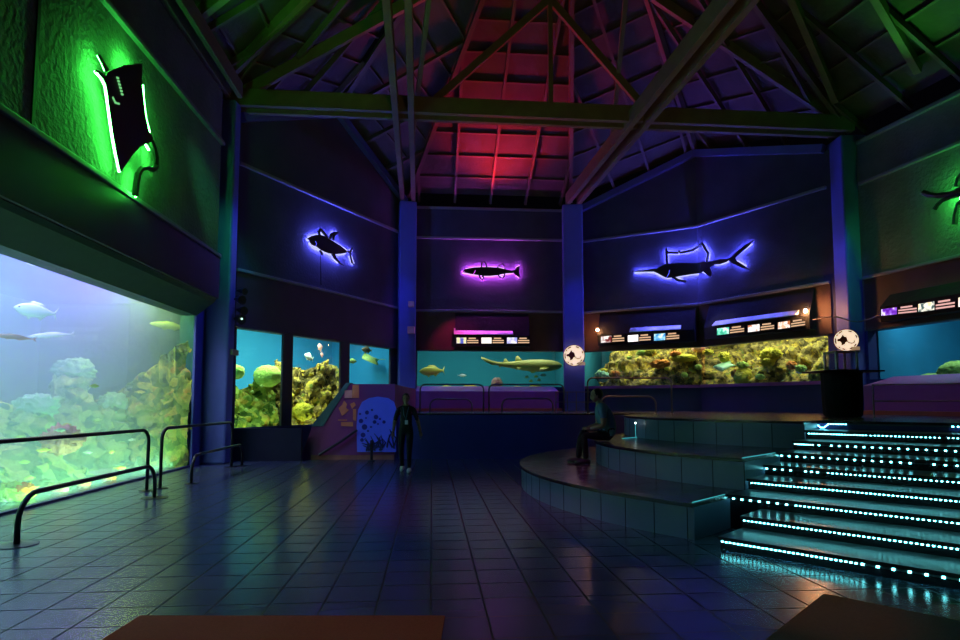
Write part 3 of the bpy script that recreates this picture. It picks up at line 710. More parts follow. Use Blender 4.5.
# ------------------------------------------------------------------ fish
def loft(mb, rings, seg=14):
    """rings: (x, zc, halfheight, halfwidth)"""
    vs = []; n = len(rings)
    for x, zc, hh, hw in rings:
        for k in range(seg):
            a = 2*PI*k/seg; vs.append(V((x, hw*math.cos(a), zc+hh*math.sin(a))))
    fs = [(i*seg+k, i*seg+(k+1) % seg, (i+1)*seg+(k+1) % seg, (i+1)*seg+k) for i in range(n-1) for k in range(seg)]
    fs += [tuple(range(seg)), tuple((n-1)*seg+k for k in range(seg))]
    mb.add(vs, fs)
def fin(mb, pts, t=.006):
    mb.prism([V((x, -t/2, z)) for x, z in pts], (0, t, 0))
def place(mb, name, m, loc, heading, label, group=None, pitch=0, cat='fish', eye=None, roll=0):
    o = mb.build(name, m, smooth=True); o.location = loc; o.rotation_euler = (roll, pitch, heading); tag(o, label, cat, group)
    if eye:
        ex, ey, ez, er = eye
        for s, nm in ((-1, 'eye'), (1, 'eye')):
            e = MB().blob((ex, s*ey, ez), er, 2, 0); q = MB(); q = e
            eo = bpy.data.objects.new('eye', None) if False else None
            me = bpy.data.meshes.new('eye'); me.from_pydata(e.v, [], e.f); me.materials.append(M['eye'])
            ob = bpy.data.objects.new('eye', me); COL.objects.link(ob); ob.parent = o
    return o
def fish_mb(L, hh, fat=.35, fork=.5, high=1.0):
    """body with the snout towards -x, length L"""
    mb = MB()
    prof = [(-.5, .02), (-.46, .28), (-.38, .62), (-.25, .92), (-.08, 1.0), (.08, .88), (.22, .62), (.33, .34), (.40, .2), (.43, .18)]
    loft(mb, [(x*L, 0, max(.004, h*hh*.5), max(.003, h*hh*.5*fat*(1.3 if x < -.2 else 1))) for x, h in prof])
    fin(mb, [(.40*L, .08*hh), (.5*L, .5*hh), (.5*L-.05*L*fork*2, 0), (.5*L, -.5*hh), (.40*L, -.08*hh)])
    fin(mb, [(-.2*L, .46*hh), (-.1*L, .68*hh*high), (.12*L, .58*hh*high), (.26*L, .28*hh)])
    fin(mb, [(.05*L, -.42*hh), (.12*L, -.64*hh), (.26*L, -.28*hh)])
    fin(mb, [(-.2*L, -.45*hh), (-.14*L, -.7*hh), (-.06*L, -.48*hh)])
    return mb
def wall_ang(w):  # heading so that fish lie along the pane, head to the left of the picture
    u = w.u if w.u.x > 0 or w is LW else -w.u
    return math.atan2(u.y, u.x)
FP = mat('pale_fish_skin', (.80, .88, .80), .4, var=.15); FY_ = mat('yellow_fish_skin', (.72, .62, .10), .45, var=.25, scale=12); FG = mat('green_yellow_fish_skin', (.50, .66, .16), .45, var=.25, scale=10)
FS = mat('silver_fish_skin', (.75, .8, .85), .3, var=.1); FK = mat('pink_fish_skin', (.85, .45, .4), .45, var=.15); FB = mat('brown_fish_skin', (.22, .16, .06), .5, var=.3)
SHK = mat('olive_shark_skin', (.62, .54, .14), .55, var=.2, scale=5)
hLW = math.atan2(-LW.u.y, -LW.u.x)  # towards the column (deeper)
def fish(w, px, py, dep, L, hh, m, label, rev=False, name='fish', ang=0, pitch=0, fat=.35, group=None):
    c = w.at(px, py, -dep)
    h = (hLW if w is LW else wall_ang(w))+ang+(PI if rev else 0)
    return place(fish_mb(L, hh, fat), name, m, c, h, label, group, pitch, eye=(-.38*L, .27*hh*fat*1.2, .1*hh, .045*hh+.003))
fish(LW, 36, 311, 1.0, .62, .24, FP, 'large pale fish swimming in the upper part of the big left tank', ang=-.9, pitch=.1)
fish(LW, 46, 262, .8, .55, .14, FP, 'pale fish right under the fascia of the big left tank', ang=-.8, pitch=-.25)
fish(LW, 170, 326, .9, 1.15, .17, FG, 'long slim green yellow fish beside the column end of the big left tank', ang=-.5)
fish(LW, 157, 313, 2.2, .8, .14, FP, 'dim slim fish above the green yellow one in the big left tank', ang=-.5)
fish(LW, 14, 337, .7, .6, .07, FK, 'slender pink fish at the left edge of the big left tank', ang=-.7, pitch=.05)
fish(LW, 52, 335, 1.2, .75, .09, FP, 'slender pale fish just right of the pink one', ang=-.7, pitch=-.15)
sm = [(94, 386), (58, 398), (66, 425), (98, 420), (60, 430), (44, 450), (24, 462), (132, 440), (120, 468), (30, 478), (150, 430), (176, 372), (165, 400), (178, 432), (140, 392), (20, 437), (88, 452), (112, 452), (70, 472), (172, 452)]
for k, (px, py) in enumerate(sm):
    fish(LW, px, py, .45+.3*(k % 4), .17+.03*(k % 3), .06, [FG, FP, FY_][k % 3], 'tiny pale fish among the reef of the big left tank', group='tiny fish in the big left tank', ang=random.uniform(-1.1, 0), rev=k % 2 == 0)
fish(CW, 432, 371, .8, 1.02, .36, FY_, 'plump yellow fish swimming left in the shark tank', pitch=-.05, fat=.4)
fish(CW, 462, 375.5, 1.0, .36, .1, FS, 'small silver fish between the yellow fish and the shark', rev=True)
for k, (px, py, L, m_) in enumerate(((533, 372, .22, FY_), (536, 376.5, .2, FG), (527, 377, .16, FG), (543, 375, .28, FS), (531, 381, .18, FG), (539, 380, .16, FY_))):
    fish(CW, px, py, .8, L, .09, m_, ['small yellow fish close under the shark belly', 'small green fish under the shark', 'tiny green fish left in the little group under the shark', 'silver blue fish under the shark head', 'small green fish near the bottom under the shark', 'lowest tiny yellow fish under the shark'][k], rev=k % 2 == 1)
fish(L1, 309, 357, .8, .42, .2, FP, 'pale round fish over the yellow reef', pitch=.3)
fish(L1, 320, 347.5, 1.0, .3, .2, FK, 'pink fish over the yellow reef', pitch=1.3)
fish(L1, 322, 355, 1.0, .18, .12, FK, 'small pink fish below the other pink one', pitch=1.3)
fish(L1, 352, 361, .9, .5, .16, FG, 'green yellow fish at the left side of the right tank window', rev=True)
fish(L1, 388, 355, .9, .6, .22, FB, 'dark edged fish at the right side of the right tank window')
fish(R2, 800, 372, .7, .3, .1, FS, 'small silver fish before the reef near the podium', rev=True)
fish(R1, 640, 371, .5, .3, .12, FY_, 'small yellow fish before the reef above the railing')
for k, (px, py) in enumerate(((252, 392), (262, 386), (256, 400), (270, 396), (246, 410), (274, 412))):
    fish(L1, px, py, .5, .16, .07, FG, 'tiny green fish before the weedy reef', group='tiny fish behind the left of the three windows', rev=k % 2 == 0)
# nurse shark
def shark():
    mb = MB(); L = 3.25
    pr = [(-.5, .0, .01, .02), (-.485, 0, .06, .12), (-.44, .0, .12, .20), (-.36, .0, .165, .22), (-.24, 0, .19, .2), (-.1, .0, .18, .17), (.02, .01, .145, .13), (.12, .02, .105, .09), (.22, .035, .075, .06), (.30, .07, .055, .04), (.38, .14, .04, .025), (.45, .22, .03, .018), (.5, .28, .012, .01)]
    loft(mb, [(x*L, z, h*1.3, w*1.15) for x, z, h, w in pr], 18)
    fin(mb, [(-.02*L, .14), (.05*L, .40), (.075*L, .36), (.09*L, .11)], .02)
    fin(mb, [(.15*L, .1), (.20*L, .28), (.22*L, .25), (.235*L, .08)], .018)
    fin(mb, [(.24*L, .02), (.27*L, -.1), (.30*L, .04)], .018)
    fin(mb, [(.30*L, .03), (.36*L, .0), (.42*L, .10), (.5*L, .26), (.5*L, .34), (.38*L, .2)], .015)
    for s in (-1, 1):
        mb.prism([V((-.33*L, s*.18, -.1)), V((-.22*L, s*.60, -.22)), V((-.18*L, s*.58, -.23)), V((-.22*L, s*.17, -.1))], (0, 0, .02))
        mb.prism([V((.0*L, s*.1, -.1)), V((.06*L, s*.28, -.16)), V((.08*L, s*.1, -.1))], (0, 0, .018))
    return mb
c = CW.at(522, 365.5, -.7)
place(shark(), 'shark', SHK, c, wall_ang(CW)+PI, 'olive nurse shark with raised tail swimming right', pitch=.0, eye=(-1.36, .18, .06, .015), cat='shark')
# rays / the pale triangular fish
def ray_mb(L, W):
    mb = MB(); top = []; n = 14
    out = [(-.5, 0), (-.42, .12), (-.2, .34), (0, .5), (.08, .47), (.2, .2), (.38, .06), (.5, 0)]
    pts = [(x*L, y*W) for x, y in out]+[(x*L, -y*W) for x, y in out[-2:0:-1]]
    vs = [V((x, y, .0)) for x, y in pts]; k = len(vs)
    inner = [V((x*.55, y*.5, .07*L)) for x, y in pts]; bot = [V((x*.6, y*.55, -.04*L)) for x, y in pts]
    fs = [(i, (i+1) % k, k+(i+1) % k, k+i) for i in range(k)]+[tuple(range(k, 2*k))]+[(i, (i+1) % k, 2*k+(i+1) % k, 2*k+i) for i in range(k)]+[tuple(range(2*k, 3*k))]
    mb.add(vs+inner+bot, fs); mb.tube([(L*.4, 0, 0), (L*.75, 0, .02), (L*1.1, 0, -.03)], [.015, .01, .004], 6)
    return mb
place(ray_mb(.8, .95), 'ray', FG, L1.at(371, 359, -.8), wall_ang(L1)-.3, 'pale green ray swimming behind the right tank window', cat='ray', roll=.55, eye=(-.25, .09, .06, .015))
fish(L1, 367, 350, .7, .62, .2, FB, 'brownish fish just above the green ray', fat=.5)
place(ray_mb(.85, .9), 'ray', mat('mint_ray_skin', (.45, .78, .40), .5), R2.at(725, 366, -.45), wall_ang(R2)+.3, 'mint green ray with raised white fin before the reef', cat='ray', roll=.5, eye=(-.27, .09, .06, .015))

# ------------------------------------------------------------------ backlit silhouettes
SIL = mat('black_sheet_metal', (.006, .006, .008), .5)
def sil(name, label, polys, lines, planes, T, emit_c, emit_s, led, stand=.17, ledoff=.10, lr=.013, slit=(), marks=(), soft=None):
    """polys / lines: lists of crop points; T: crop point -> picture pixel; planes: function px -> wall"""
    def pt(p, off):
        x, y = T(p); w, base = planes(x); return w.at(x, y, base+off)
    cx = polys[0][0]; o0 = pt(cx, stand); w0, b0 = planes(T(cx)[0])
    root = empty(name, o0, 0, label=label, cat='sign', group=None)
    mb = MB()
    for po in polys:
        a_ = [pt(p, stand) for p in po]; w, _ = planes(T(po[0])[0]); mb.prism(a_, w.n*.02)
    for l, r in lines: mb.tube([pt(p, stand+.01) for p in l], r, 6)
    bo = mb.build('silhouette_plate', SIL, root)
    # triangulate long concave outlines cleanly
    bm = bmesh.new(); bm.from_mesh(bo.data); bmesh.ops.triangulate(bm, faces=[f for f in bm.faces if len(f.verts) > 4], ngon_method='EAR_CLIP'); bm.to_mesh(bo.data); bm.free()
    lb = MB()
    for l in led: lb.tube([pt(p, ledoff if soft is None else .035) for p in l], lr, 6)
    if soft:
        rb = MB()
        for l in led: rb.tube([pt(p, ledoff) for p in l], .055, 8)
        rb.build('light_diffuser', emis(name+'_diffuser', soft, 1.0), root)  # glowing ribbons added to stand in for the wall's white halo core
    lb.build('neon_strip', emis(name+'_neon', emit_c, emit_s), root)
    if slit:
        sb = MB()
        for l in slit: sb.tube([pt(p, stand+.022) for p in l], .012, 5)
        sb.build('glowing_slit', emis(name+'_slit', emit_c, 1.5), root)
    if marks:
        sb = MB()
        for l in marks: sb.tube([pt(p, stand+.022) for p in l], .018, 5)
        sb.build('gill_mark', emis(name+'_mark', (.25, .9, .3), .8), root)
    return root
def plane_of(w, base=0): return lambda px: (w, base)
# manta ray on the left wall (plane of the protruding plaster)
def inset(po, k):
    cx = sum(p[0] for p in po)/len(po); cy = sum(p[1] for p in po)/len(po)
    return [(cx+(x-cx)*k, cy+(y-cy)*k) for x, y in po]
Tm = lambda p: (p[0]/4+80, p[1]/4+40)
mbody = [(95,160),(105,130),(130,118),(165,105),(180,98),(212,97),(245,93),(243,160),(250,230),(258,300),(272,365),(290,395),(283,408),(268,412),(240,425),(210,455),(185,490),(160,525),(150,480),(140,430),(130,370),(120,300),(112,240),(105,190)]
led_m = [[(60,126),(82,150),(100,185),(108,240),(116,300),(126,370),(136,430),(147,480),(157,528)], [(72,62),(86,88),(100,122)], [(180,104),(212,104),(236,100)], [(250,180),(254,240),(262,310),(278,370)], [(262,418),(275,440)], [(292,425),(300,455),(300,500)], [(222,628),(226,590),(233,545),(246,524)]]
sil('ray_sign', 'black manta ray silhouette glowing green on the left wall', [mbody, [(98,165),(70,132),(56,128),(62,118),(82,130),(104,150)], [(100,128),(84,92),(68,60),(76,58),(92,86),(110,118)]],
    [([(284,400),(297,430),(306,470),(306,505),(292,518),(268,510),(245,516),(232,536),(225,575),(221,622)], .05)], plane_of(LW, OFF), Tm, (.05, 1.0, .08), 125, led_m, stand=.26, ledoff=.17, lr=.018,
    marks=[[(146+i*3.6, 150+i*13), (153+i*3.6, 153+i*13)] for i in range(6)]+[[(130, 228), (140, 250), (156, 255)]])
Tt = lambda p: (p[0]/8+290, p[1]/8+220)
tb = [(135,150),(165,130),(200,120),(235,118),(270,128),(310,150),(360,180),(400,205),(430,230),(455,250),(470,255),(440,264),(400,272),(360,274),(310,267),(270,252),(235,232),(210,212),(190,206),(170,196),(155,175),(150,160)]
tt = [(465,254),(490,225),(502,213),(492,250),(487,270),(490,300),(500,335),(510,357),(490,345),(478,300),(472,268)]
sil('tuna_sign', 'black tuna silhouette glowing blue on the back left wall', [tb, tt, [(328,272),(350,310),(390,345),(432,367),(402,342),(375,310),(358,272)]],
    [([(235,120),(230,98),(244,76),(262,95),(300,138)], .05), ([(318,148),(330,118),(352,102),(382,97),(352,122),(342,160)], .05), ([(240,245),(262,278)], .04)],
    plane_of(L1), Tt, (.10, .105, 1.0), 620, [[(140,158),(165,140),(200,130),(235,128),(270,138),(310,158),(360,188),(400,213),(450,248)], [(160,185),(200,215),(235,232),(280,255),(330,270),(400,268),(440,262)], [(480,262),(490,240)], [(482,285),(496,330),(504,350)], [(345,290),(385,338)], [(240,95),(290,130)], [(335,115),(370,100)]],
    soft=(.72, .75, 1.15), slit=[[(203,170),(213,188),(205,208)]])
Tb = lambda p: (p[0]/9.6+440, p[1]/9.6+250)
bb = [(205,215),(240,185),(260,180),(330,168),(400,165),(480,165),(560,170),(620,185),(690,200),(712,196),(735,165),(780,145),(757,205),(772,270),(735,250),(712,220),(690,222),(620,226),(560,241),(480,249),(420,249),(370,241),(310,233),(250,220)]
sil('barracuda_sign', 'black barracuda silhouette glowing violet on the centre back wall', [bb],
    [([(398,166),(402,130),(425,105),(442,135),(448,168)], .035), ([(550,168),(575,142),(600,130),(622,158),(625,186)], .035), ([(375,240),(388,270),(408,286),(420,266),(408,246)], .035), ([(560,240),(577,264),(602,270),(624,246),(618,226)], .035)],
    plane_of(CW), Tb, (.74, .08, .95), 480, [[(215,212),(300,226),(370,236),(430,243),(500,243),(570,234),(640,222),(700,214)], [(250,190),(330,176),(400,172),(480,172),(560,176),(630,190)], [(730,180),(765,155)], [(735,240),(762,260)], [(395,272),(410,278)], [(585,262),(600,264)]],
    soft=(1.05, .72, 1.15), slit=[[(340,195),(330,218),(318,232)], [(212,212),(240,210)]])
foldx = 700.5
Ts = lambda p: (p[0]/6.857+620, p[1]/6.857+230)
pl_s = lambda px: (R1, 0) if px < foldx else (R2, 0)
fx = (foldx-620)*6.857
sb1 = [(85,281),(250,266),(285,245),(320,232),(400,225),(480,228),(fx-1,224),(fx-1,296),(480,305),(420,315),(370,325),(320,330),(290,315),(255,295),(230,285),(85,288)]
sb2 = [(fx+1,224),(600,215),(650,212),(690,198),(715,200),(740,198),(748,205),(735,217),(690,234),(650,237),(618,256),(632,290),(626,322),(600,310),(572,284),(fx+1,296)]
st_ = [(740,203),(800,150),(860,100),(925,68),(872,122),(795,190),(802,212),(850,243),(912,281),(840,262),(790,237),(750,213)]
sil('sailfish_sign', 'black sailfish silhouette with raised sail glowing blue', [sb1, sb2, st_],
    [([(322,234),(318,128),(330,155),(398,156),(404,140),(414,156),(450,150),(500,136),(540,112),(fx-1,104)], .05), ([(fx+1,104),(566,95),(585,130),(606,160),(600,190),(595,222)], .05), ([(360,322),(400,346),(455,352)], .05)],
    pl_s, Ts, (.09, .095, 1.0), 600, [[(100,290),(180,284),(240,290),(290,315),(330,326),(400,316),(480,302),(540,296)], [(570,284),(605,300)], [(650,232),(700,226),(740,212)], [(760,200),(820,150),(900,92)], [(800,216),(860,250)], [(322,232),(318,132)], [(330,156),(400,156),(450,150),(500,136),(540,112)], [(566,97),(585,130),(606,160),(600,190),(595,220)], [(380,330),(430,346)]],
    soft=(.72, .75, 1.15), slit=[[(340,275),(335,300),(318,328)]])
To = lambda p: (p[0]/5.333+900, p[1]/5.333+140)
sil('octopus_sign', 'black long armed creature silhouette glowing green on the right wall', [[(330,255),(400,230),(470,240),(500,300),(470,350),(400,350),(340,320)]],
    [([(125,280),(160,293),(200,298),(270,290),(330,262)], .07), ([(185,370),(200,345),(225,322),(270,302),(335,290)], .055), ([(293,450),(298,400),(312,345),(345,310)], .065), ([(303,250),(318,200),(345,170)], .07), ([(480,270),(560,230),(620,240)], .06), ([(480,310),(560,330),(610,380)], .06), ([(440,340),(450,400),(480,450)], .06), ([(420,240),(430,190),(460,160)], .06)],
    plane_of(R3), To, (.05, 1.0, .10), 170, [[(250,300),(330,275),(420,260)], [(320,300),(330,350)], [(330,330),(400,345),(470,340)], [(420,240),(500,280)]], stand=.33, ledoff=.25, lr=.018)
# sign leads (thin cables down to the ledge)
a_ = L1.at(320.6, 252, .06); b_ = L1.at(321, 285, .06)
MB().tube([a_, b_], .012, 5).thing('cable', SIL, a_, label='thin black lead hanging from the tuna sign to the ledge', cat='cable')

# ------------------------------------------------------------------ information panels over the tanks
PIC = {}
def pic(name, cols, s=1.4, scale=6):
    m, nt = new_mat(name); out = N(nt, 'ShaderNodeOutputMaterial'); e = N(nt, 'ShaderNodeEmission'); e.inputs[1].default_value = s
    tc = N(nt, 'ShaderNodeTexCoord'); nz = N(nt, 'ShaderNodeTexNoise'); nz.inputs['Scale'].default_value = scale; nz.inputs['Detail'].default_value = 1
    cr = N(nt, 'ShaderNodeValToRGB'); el = cr.color_ramp.elements; el[0].color = rgba(cols[0]); el[0].position = .38; el[1].color = rgba(cols[-1]); el[1].position = .62
    if len(cols) == 3:
        x = el.new(.5); x.color = rgba(cols[1])
    nt.links.new(tc.outputs['Object'], nz.inputs['Vector']); nt.links.new(nz.outputs['Fac'], cr.inputs[0]); nt.links.new(cr.outputs[0], e.inputs[0]); nt.links.new(e.outputs[0], out.inputs[0]); return m
TXT = emis('lit_text_lines', (1.0, .62, .36), .9); TXT2 = emis('lit_pink_text_lines', (1.0, .55, .5), 1.0)
W_ = (1, .95, .9)
def info(w, pxs, label, pics, hoodc, prof, d_ext=(0, 0), groupcat='info panel', txt=TXT):
    """pxs: list of panel corner pixel quads along the strip: (x0, x1, ytop0, ybot0, ytop1, ybot1)"""
    OFFP = .42
    s0 = w.hit(pxs[0][0], pxs[0][3], OFFP)[0]; s1 = w.hit(pxs[-1][1], pxs[-1][5], OFFP)[0]
    lo = min(w.hit(q[0], q[3], OFFP)[1] for q in pxs)-.06; hi = max(w.hit(q[0], q[2], OFFP)[1] for q in pxs)+.05
    root = empty('info_panel', w.p((s0+s1)/2, 0.06, lo), 0, label=label, cat=groupcat)
    mb = MB(); w.prof(mb, s0-d_ext[0], s1+d_ext[1], [(.06, lo), (OFFP-.03, lo), (OFFP-.01, hi), (.06, Z2-.1 if prof else hi+.35)])
    mb.build('housing', M['black_matt'], root)
    if hoodc:
        mb = MB(); a0, a1 = hoodc; z = hi
        w.prof(mb, w.hit(a0, pxs[0][2], OFFP)[0], w.hit(a1, pxs[-1][2], OFFP)[0], [(.2, z+.10), (OFFP+.10, z+.02), (OFFP+.10, z+.05), (.2, z+.3)])
        mb.build('hood', mat('pale_metal_hood', (.8, .8, .82), .35, metal=.3), root)
    for k, q in enumerate(pxs):
        x0, x1, yt0, yb0, yt1, yb1 = q
        A, B, C_, D = w.at(x0, yb0, OFFP), w.at(x1, yb1, OFFP), w.at(x1, yt1, OFFP), w.at(x0, yt0, OFFP)
        def g(s, t): return A.lerp(B, s).lerp(D.lerp(C_, s), t)
        fr = MB(); fr.prism([g(0, 0)-w.n*.01, g(1, 0)-w.n*.01, g(1, 1)-w.n*.01, g(0, 1)-w.n*.01], w.n*.01)
        pn = fr.build('display_panel', M['black_matt'], root)
        ph = MB(); ph.prism([g(.04, .08), g(.46, .08), g(.46, .92), g(.04, .92)], w.n*.006); ph.build('picture', pics[k], pn)
        tx = MB()
        for r0, r1, t0, t1 in ((.56, .86, .72, .9), (.5, .97, .42, .58), (.5, .97, .12, .28)):
            tx.prism([g(r0, t0), g(r1, t0), g(r1, t1), g(r0, t1)], w.n*.006)
        tx.build('text_block', txt, pn)
    return root
pb = lambda *a, **k: pic(*a, **k)
info(CW, [(455.5, 479, 337, 344, 337, 344), (480.5, 504.5, 337, 344, 337, 344), (506, 530, 337, 344, 337, 344)], 'lit info panels over the shark tank under a pink lit hood',
     [pb('picture_blue_fish', [(.08, .1, .5), (.5, .5, .5), (.9, .8, .4)]), pb('picture_cream', [W_, (1, .9, .75)]), pb('picture_white_blue', [(.4, .4, .9), W_])], (454, 513), True)
info(R1, [(600, 625, 336, 343.5, 334, 342), (627, 651.5, 335, 342.5, 333, 341), (653, 680, 333.5, 341.5, 331.5, 339.5)], 'lit info panels over the left half of the reef tank',
     [pb('picture_white_wedge', [(.2, .02, .02), W_]), pb('picture_white', [W_, (1, .95, .9)], 2), pb('picture_blue_coral', [(.05, .3, .7), (.3, .7, .9), W_])], (630, 681), True, (.1, .5))
info(R2, [(716, 745, 328, 336, 324.5, 332.5), (747, 775, 325, 333, 321.5, 329.5), (777, 806, 322, 330, 317.5, 326)], 'lit info panels over the right half of the reef tank',
     [pb('picture_green', [(.05, .5, .3), (.2, .8, .6), W_]), pb('picture_white_orange', [(.6, .2, .1), W_, W_]), pb('picture_orange', [(.5, .15, .05), W_, (.9, .5, .3)])], (714, 798), True, (.5, .1))
info(R3, [(880, 918, 309, 316.5, 303.5, 313), (917, 956, 303.5, 313, 297, 308), (957, 1000, 297, 308, 290, 303)], 'lit purple and cream info panels over the blue tank on the right',
     [pb('picture_purple', [(.12, .01, .4), (.3, .1, .7), W_], 1.6), pb('picture_fish_cream', [(.9, .7, .4), (1, .95, .8), (.05, .1, .1)], 1.6), pb('picture_pale', [W_, (1, .8, .6)], 1.6)], None, False, txt=TXT2)

# small warm lamps at the ends of the panels
def lamp(w, px, py, label, s):
    c = w.at(px, py, .5)
    root = empty('wall_lamp', c-w.n*.44, 0, label=label, cat='lamp')
    MB().tube([c-w.n*.44, c-w.n*.2+V((0, 0, .05)), c+V((0, 0, .09)), c+V((0, 0, .04))], .015, 6).build('lamp_arm', M['black'], root)
    MB().blob(c, .05, 2, 0).build('bulb', emis('warm_bulb', (1, .42, .16), s), root, smooth=True)
    MB().lathe([(.02, .05), (.05, .06), (.055, .1), (.02, .12)], 12, c).build('socket', M['black'], root)
lamp(R1, 597.5, 330, 'small warm lamp beside the round sign column', 330); lamp(R2, 805.5, 311, 'bright orange lamp near the podium column', 900)

# ------------------------------------------------------------------ round emblem signs
def ringpts(c, ax, ay, r, a0, a1, n): return [c+ax*(r*math.cos(a0+(a1-a0)*i/n))+ay*(r*math.sin(a0+(a1-a0)*i/n)) for i in range(n+1)]
LITE = mat('warm_white_lit_disc', (.9, .85, .78), .4, emit=(1, .74, .52), es=1.15)
EMB = mat('dark_red_emblem', (.34, .05, .025), .6)
def emblem(c, n, R, label, plaque):
    """round white sign with a small dark manta, its curled tail and dashes round the rim"""
    n = n.normalized(); ax = V((0, 0, 1)).cross(n).normalized(); ay = V((0, 0, 1))
    root = empty('round_sign', c, 0, label=label, cat='sign')
    mt = Matrix((ax, ay, n)).transposed().to_4x4()
    MB().lathe([(R*.96, -.08), (R, -.06), (R, .0), (R*.96, .025), (R*.85, .035)], 40, c, mt).build('disc', LITE, root)
    d = MB(); f = c+n*.037
    for a0, a1 in ((1.0, 1.35), (1.9, 2.3), (2.9, 3.5), (3.9, 4.1), (4.3, 4.6), (5.5, 5.8), (.2, .5), (2.45, 2.65), (5.0, 5.2)):
        d.tube(ringpts(f, ax, ay, R*.83, a0, a1, 6), R*.055, 5)
    d.tube(ringpts(c+n*.028, ax, ay, R*.98, 0, 2*PI, 40), R*.035, 5)
    d.build('rim_dash', EMB, root)
    q = lambda x, y: f+ax*(x*R*1.2)+ay*(y*R*1.2)
    e = MB(); e.prism([q(-.60, .02), q(-.50, .12), q(-.40, .13), q(-.30, .26), q(-.20, .44), q(-.14, .28), q(.02, .22), q(.06, .06), q(.10, -.10), q(-.04, -.16), q(-.10, -.30), q(-.34, -.40), q(-.30, -.22), q(-.40, -.08), q(-.52, -.08)], n*.012)
    e.tube([q(.06, -.06), q(.15, -.2), q(.35, -.26), q(.5, -.2), q(.52, -.05)], R*.035, 5)
    eo = e.build('manta_emblem', EMB, root)
    bm = bmesh.new(); bm.from_mesh(eo.data); bmesh.ops.triangulate(bm, faces=[g for g in bm.faces if len(g.verts) > 4], ngon_method='EAR_CLIP'); bm.to_mesh(eo.data); bm.free()
    if plaque:
        p = MB(); p.prism([q(.30, -.77), q(.84, -.77), q(.84, -.52), q(.30, -.52)], n*-.03); p.build('plaque', mat('cream_plaque', (.8, .6, .4), .5, emit=(1, .6, .35), es=.3), root)
    return root
c = at_y(574, 355.5, 22.7); emblem(c, V((-c.x, -c.y, 0)), .40, 'round white sign with a small ray emblem mounted on the back column', True)
PX, PYY = 7.17, 12.1
pod = empty('podium', (PX, PYY, H), 0, label='black draped round podium standing on the stage', cat='podium')
MB().lathe([(.30, H), (.34, H+.06), (.355, H+.4), (.36, H+.84), (.37, H+.88)], 48, (PX, PYY, 0), fold=.03, folds=14).build('drape', M['black_matt'], pod, smooth=True)
bevel(MB().box((PX-.56, PYY-.42, H+.885), (PX+.60, PYY+.42, H+.915)).build('top_board', M['black'], pod), .01)
# acrylic case: four clear panes on a thin base
ac = empty('acrylic_case', (PX, PYY, H+.915), 0, label='clear acrylic box on the podium under the round sign', cat='display case')
zb = H+.915; w2 = .2
MB().box((PX-w2-.02, PYY-w2-.02, zb), (PX+w2+.02, PYY+w2+.02, zb+.025)).build('case_base', mat('pink_case_base', (.5, .2, .2), .4), ac)
acr = glass_mat('acrylic', (.92, .86, .92)); EDG = mat('frosted_acrylic_edge', (.92, .9, .92), .3)
for dx, dy in ((1, 0), (-1, 0), (0, 1), (0, -1)):
    cx, cy = PX+dx*w2, PYY+dy*w2; hx, hy = (.004, w2) if dx else (w2, .004)
    MB().box((cx-hx, cy-hy, zb+.025), (cx+hx, cy+hy, zb+.37)).build('pane', acr, ac)
ed = MB()
for sx in (-1, 1):
    for sy in (-1, 1): ed.box((PX+sx*w2-.018, PYY+sy*w2-.018, zb+.025), (PX+sx*w2+.018, PYY+sy*w2+.018, zb+.37))
ed.build('edge_strip', EDG, ac)
MB().box((PX-w2-.02, PYY-w2-.02, zb+.37), (PX+w2+.06, PYY+w2+.02, zb+.39)).build('case_lid', mat('cream_case_lid', (.8, .6, .5), .4), ac)
c = V((PX+.13, PYY, zb+.39+.225)); emblem(c, V((-c.x, -c.y, 0)), .222, 'round white sign with a small ray emblem standing on the acrylic box', True)

# plinths in front of the raised tanks
def plinth(w, d0, d1, dep, zf, zk, label):
    mb = MB(); w.prof(mb, d0, d1, [(.02, H), (dep, H), (dep, zf), (.02, zk)]); o = mb.thing('plinth', M['purple'], w.p((d0+d1)/2, dep/2, H), label=label, cat='plinth')
    mb = MB(); w.prof(mb, d0-.05, d1+.05, [(dep, H), (dep+.35, H), (dep+.35, H+.09), (dep, H+.09)]); s = mb.build('brick_step', M['brick'], o)
    return o
plinth(CW, .1, CW.hit(556, 400)[0]-.1, 1.0, 1.93, 2.14, 'purple sloping plinth under the shark tank')
plinth(R3, .75, 9.0, 1.0, 1.95, 2.2, 'purple sloping plinth under the blue tank on the right')

# ------------------------------------------------------------------ railings
def hoop(pts_low, h, r, label, m, name='railing', rad=.28, plate=.13, zb=0, group=None):
    a_, b_ = V(pts_low[0]), V(pts_low[1]); t = (b_-a_).normalized(); up = V((0, 0, 1)); P = [a_]
    for i in range(7):
        q = PI/2*i/6; P.append(a_+up*(h-rad)+t*(rad*(1-math.cos(q)))+up*(rad*math.sin(q)))
    for i in range(7):
        q = PI/2*i/6; P.append(b_-t*(rad*(1-math.sin(q)))+up*(h-rad+rad*math.cos(q)))
    P.append(b_)
    root = MB().tube(P, r, 10).thing(name, m, a_, smooth=True, label=label, cat='railing', group=group)
    for p in (a_, b_):
        q = V((p.x, p.y, zb)); MB().lathe([(plate, 0), (plate, .008), (plate*.5, .014)], 18, q).build('base_plate', m, root)
    return root
hoop([(-5.70, 10.57, 0), (-5.76, 5.2, 0)], 1.04, .03, 'tall dark hoop railing by the big left tank, the nearer one', M['rail'], rad=.2)
hoop([(-5.16, 9.8, 0), (-4.91, 6.59, 0)], .52, .03, 'low dark hoop railing by the big left tank, the nearer one', M['rail'], rad=.3, plate=.2)
hoop([(-5.62, 10.85, 0), (-5.85, 14.5, 0)], 1.05, .03, 'tall dark hoop railing beside the left column', M['rail'], rad=.22)
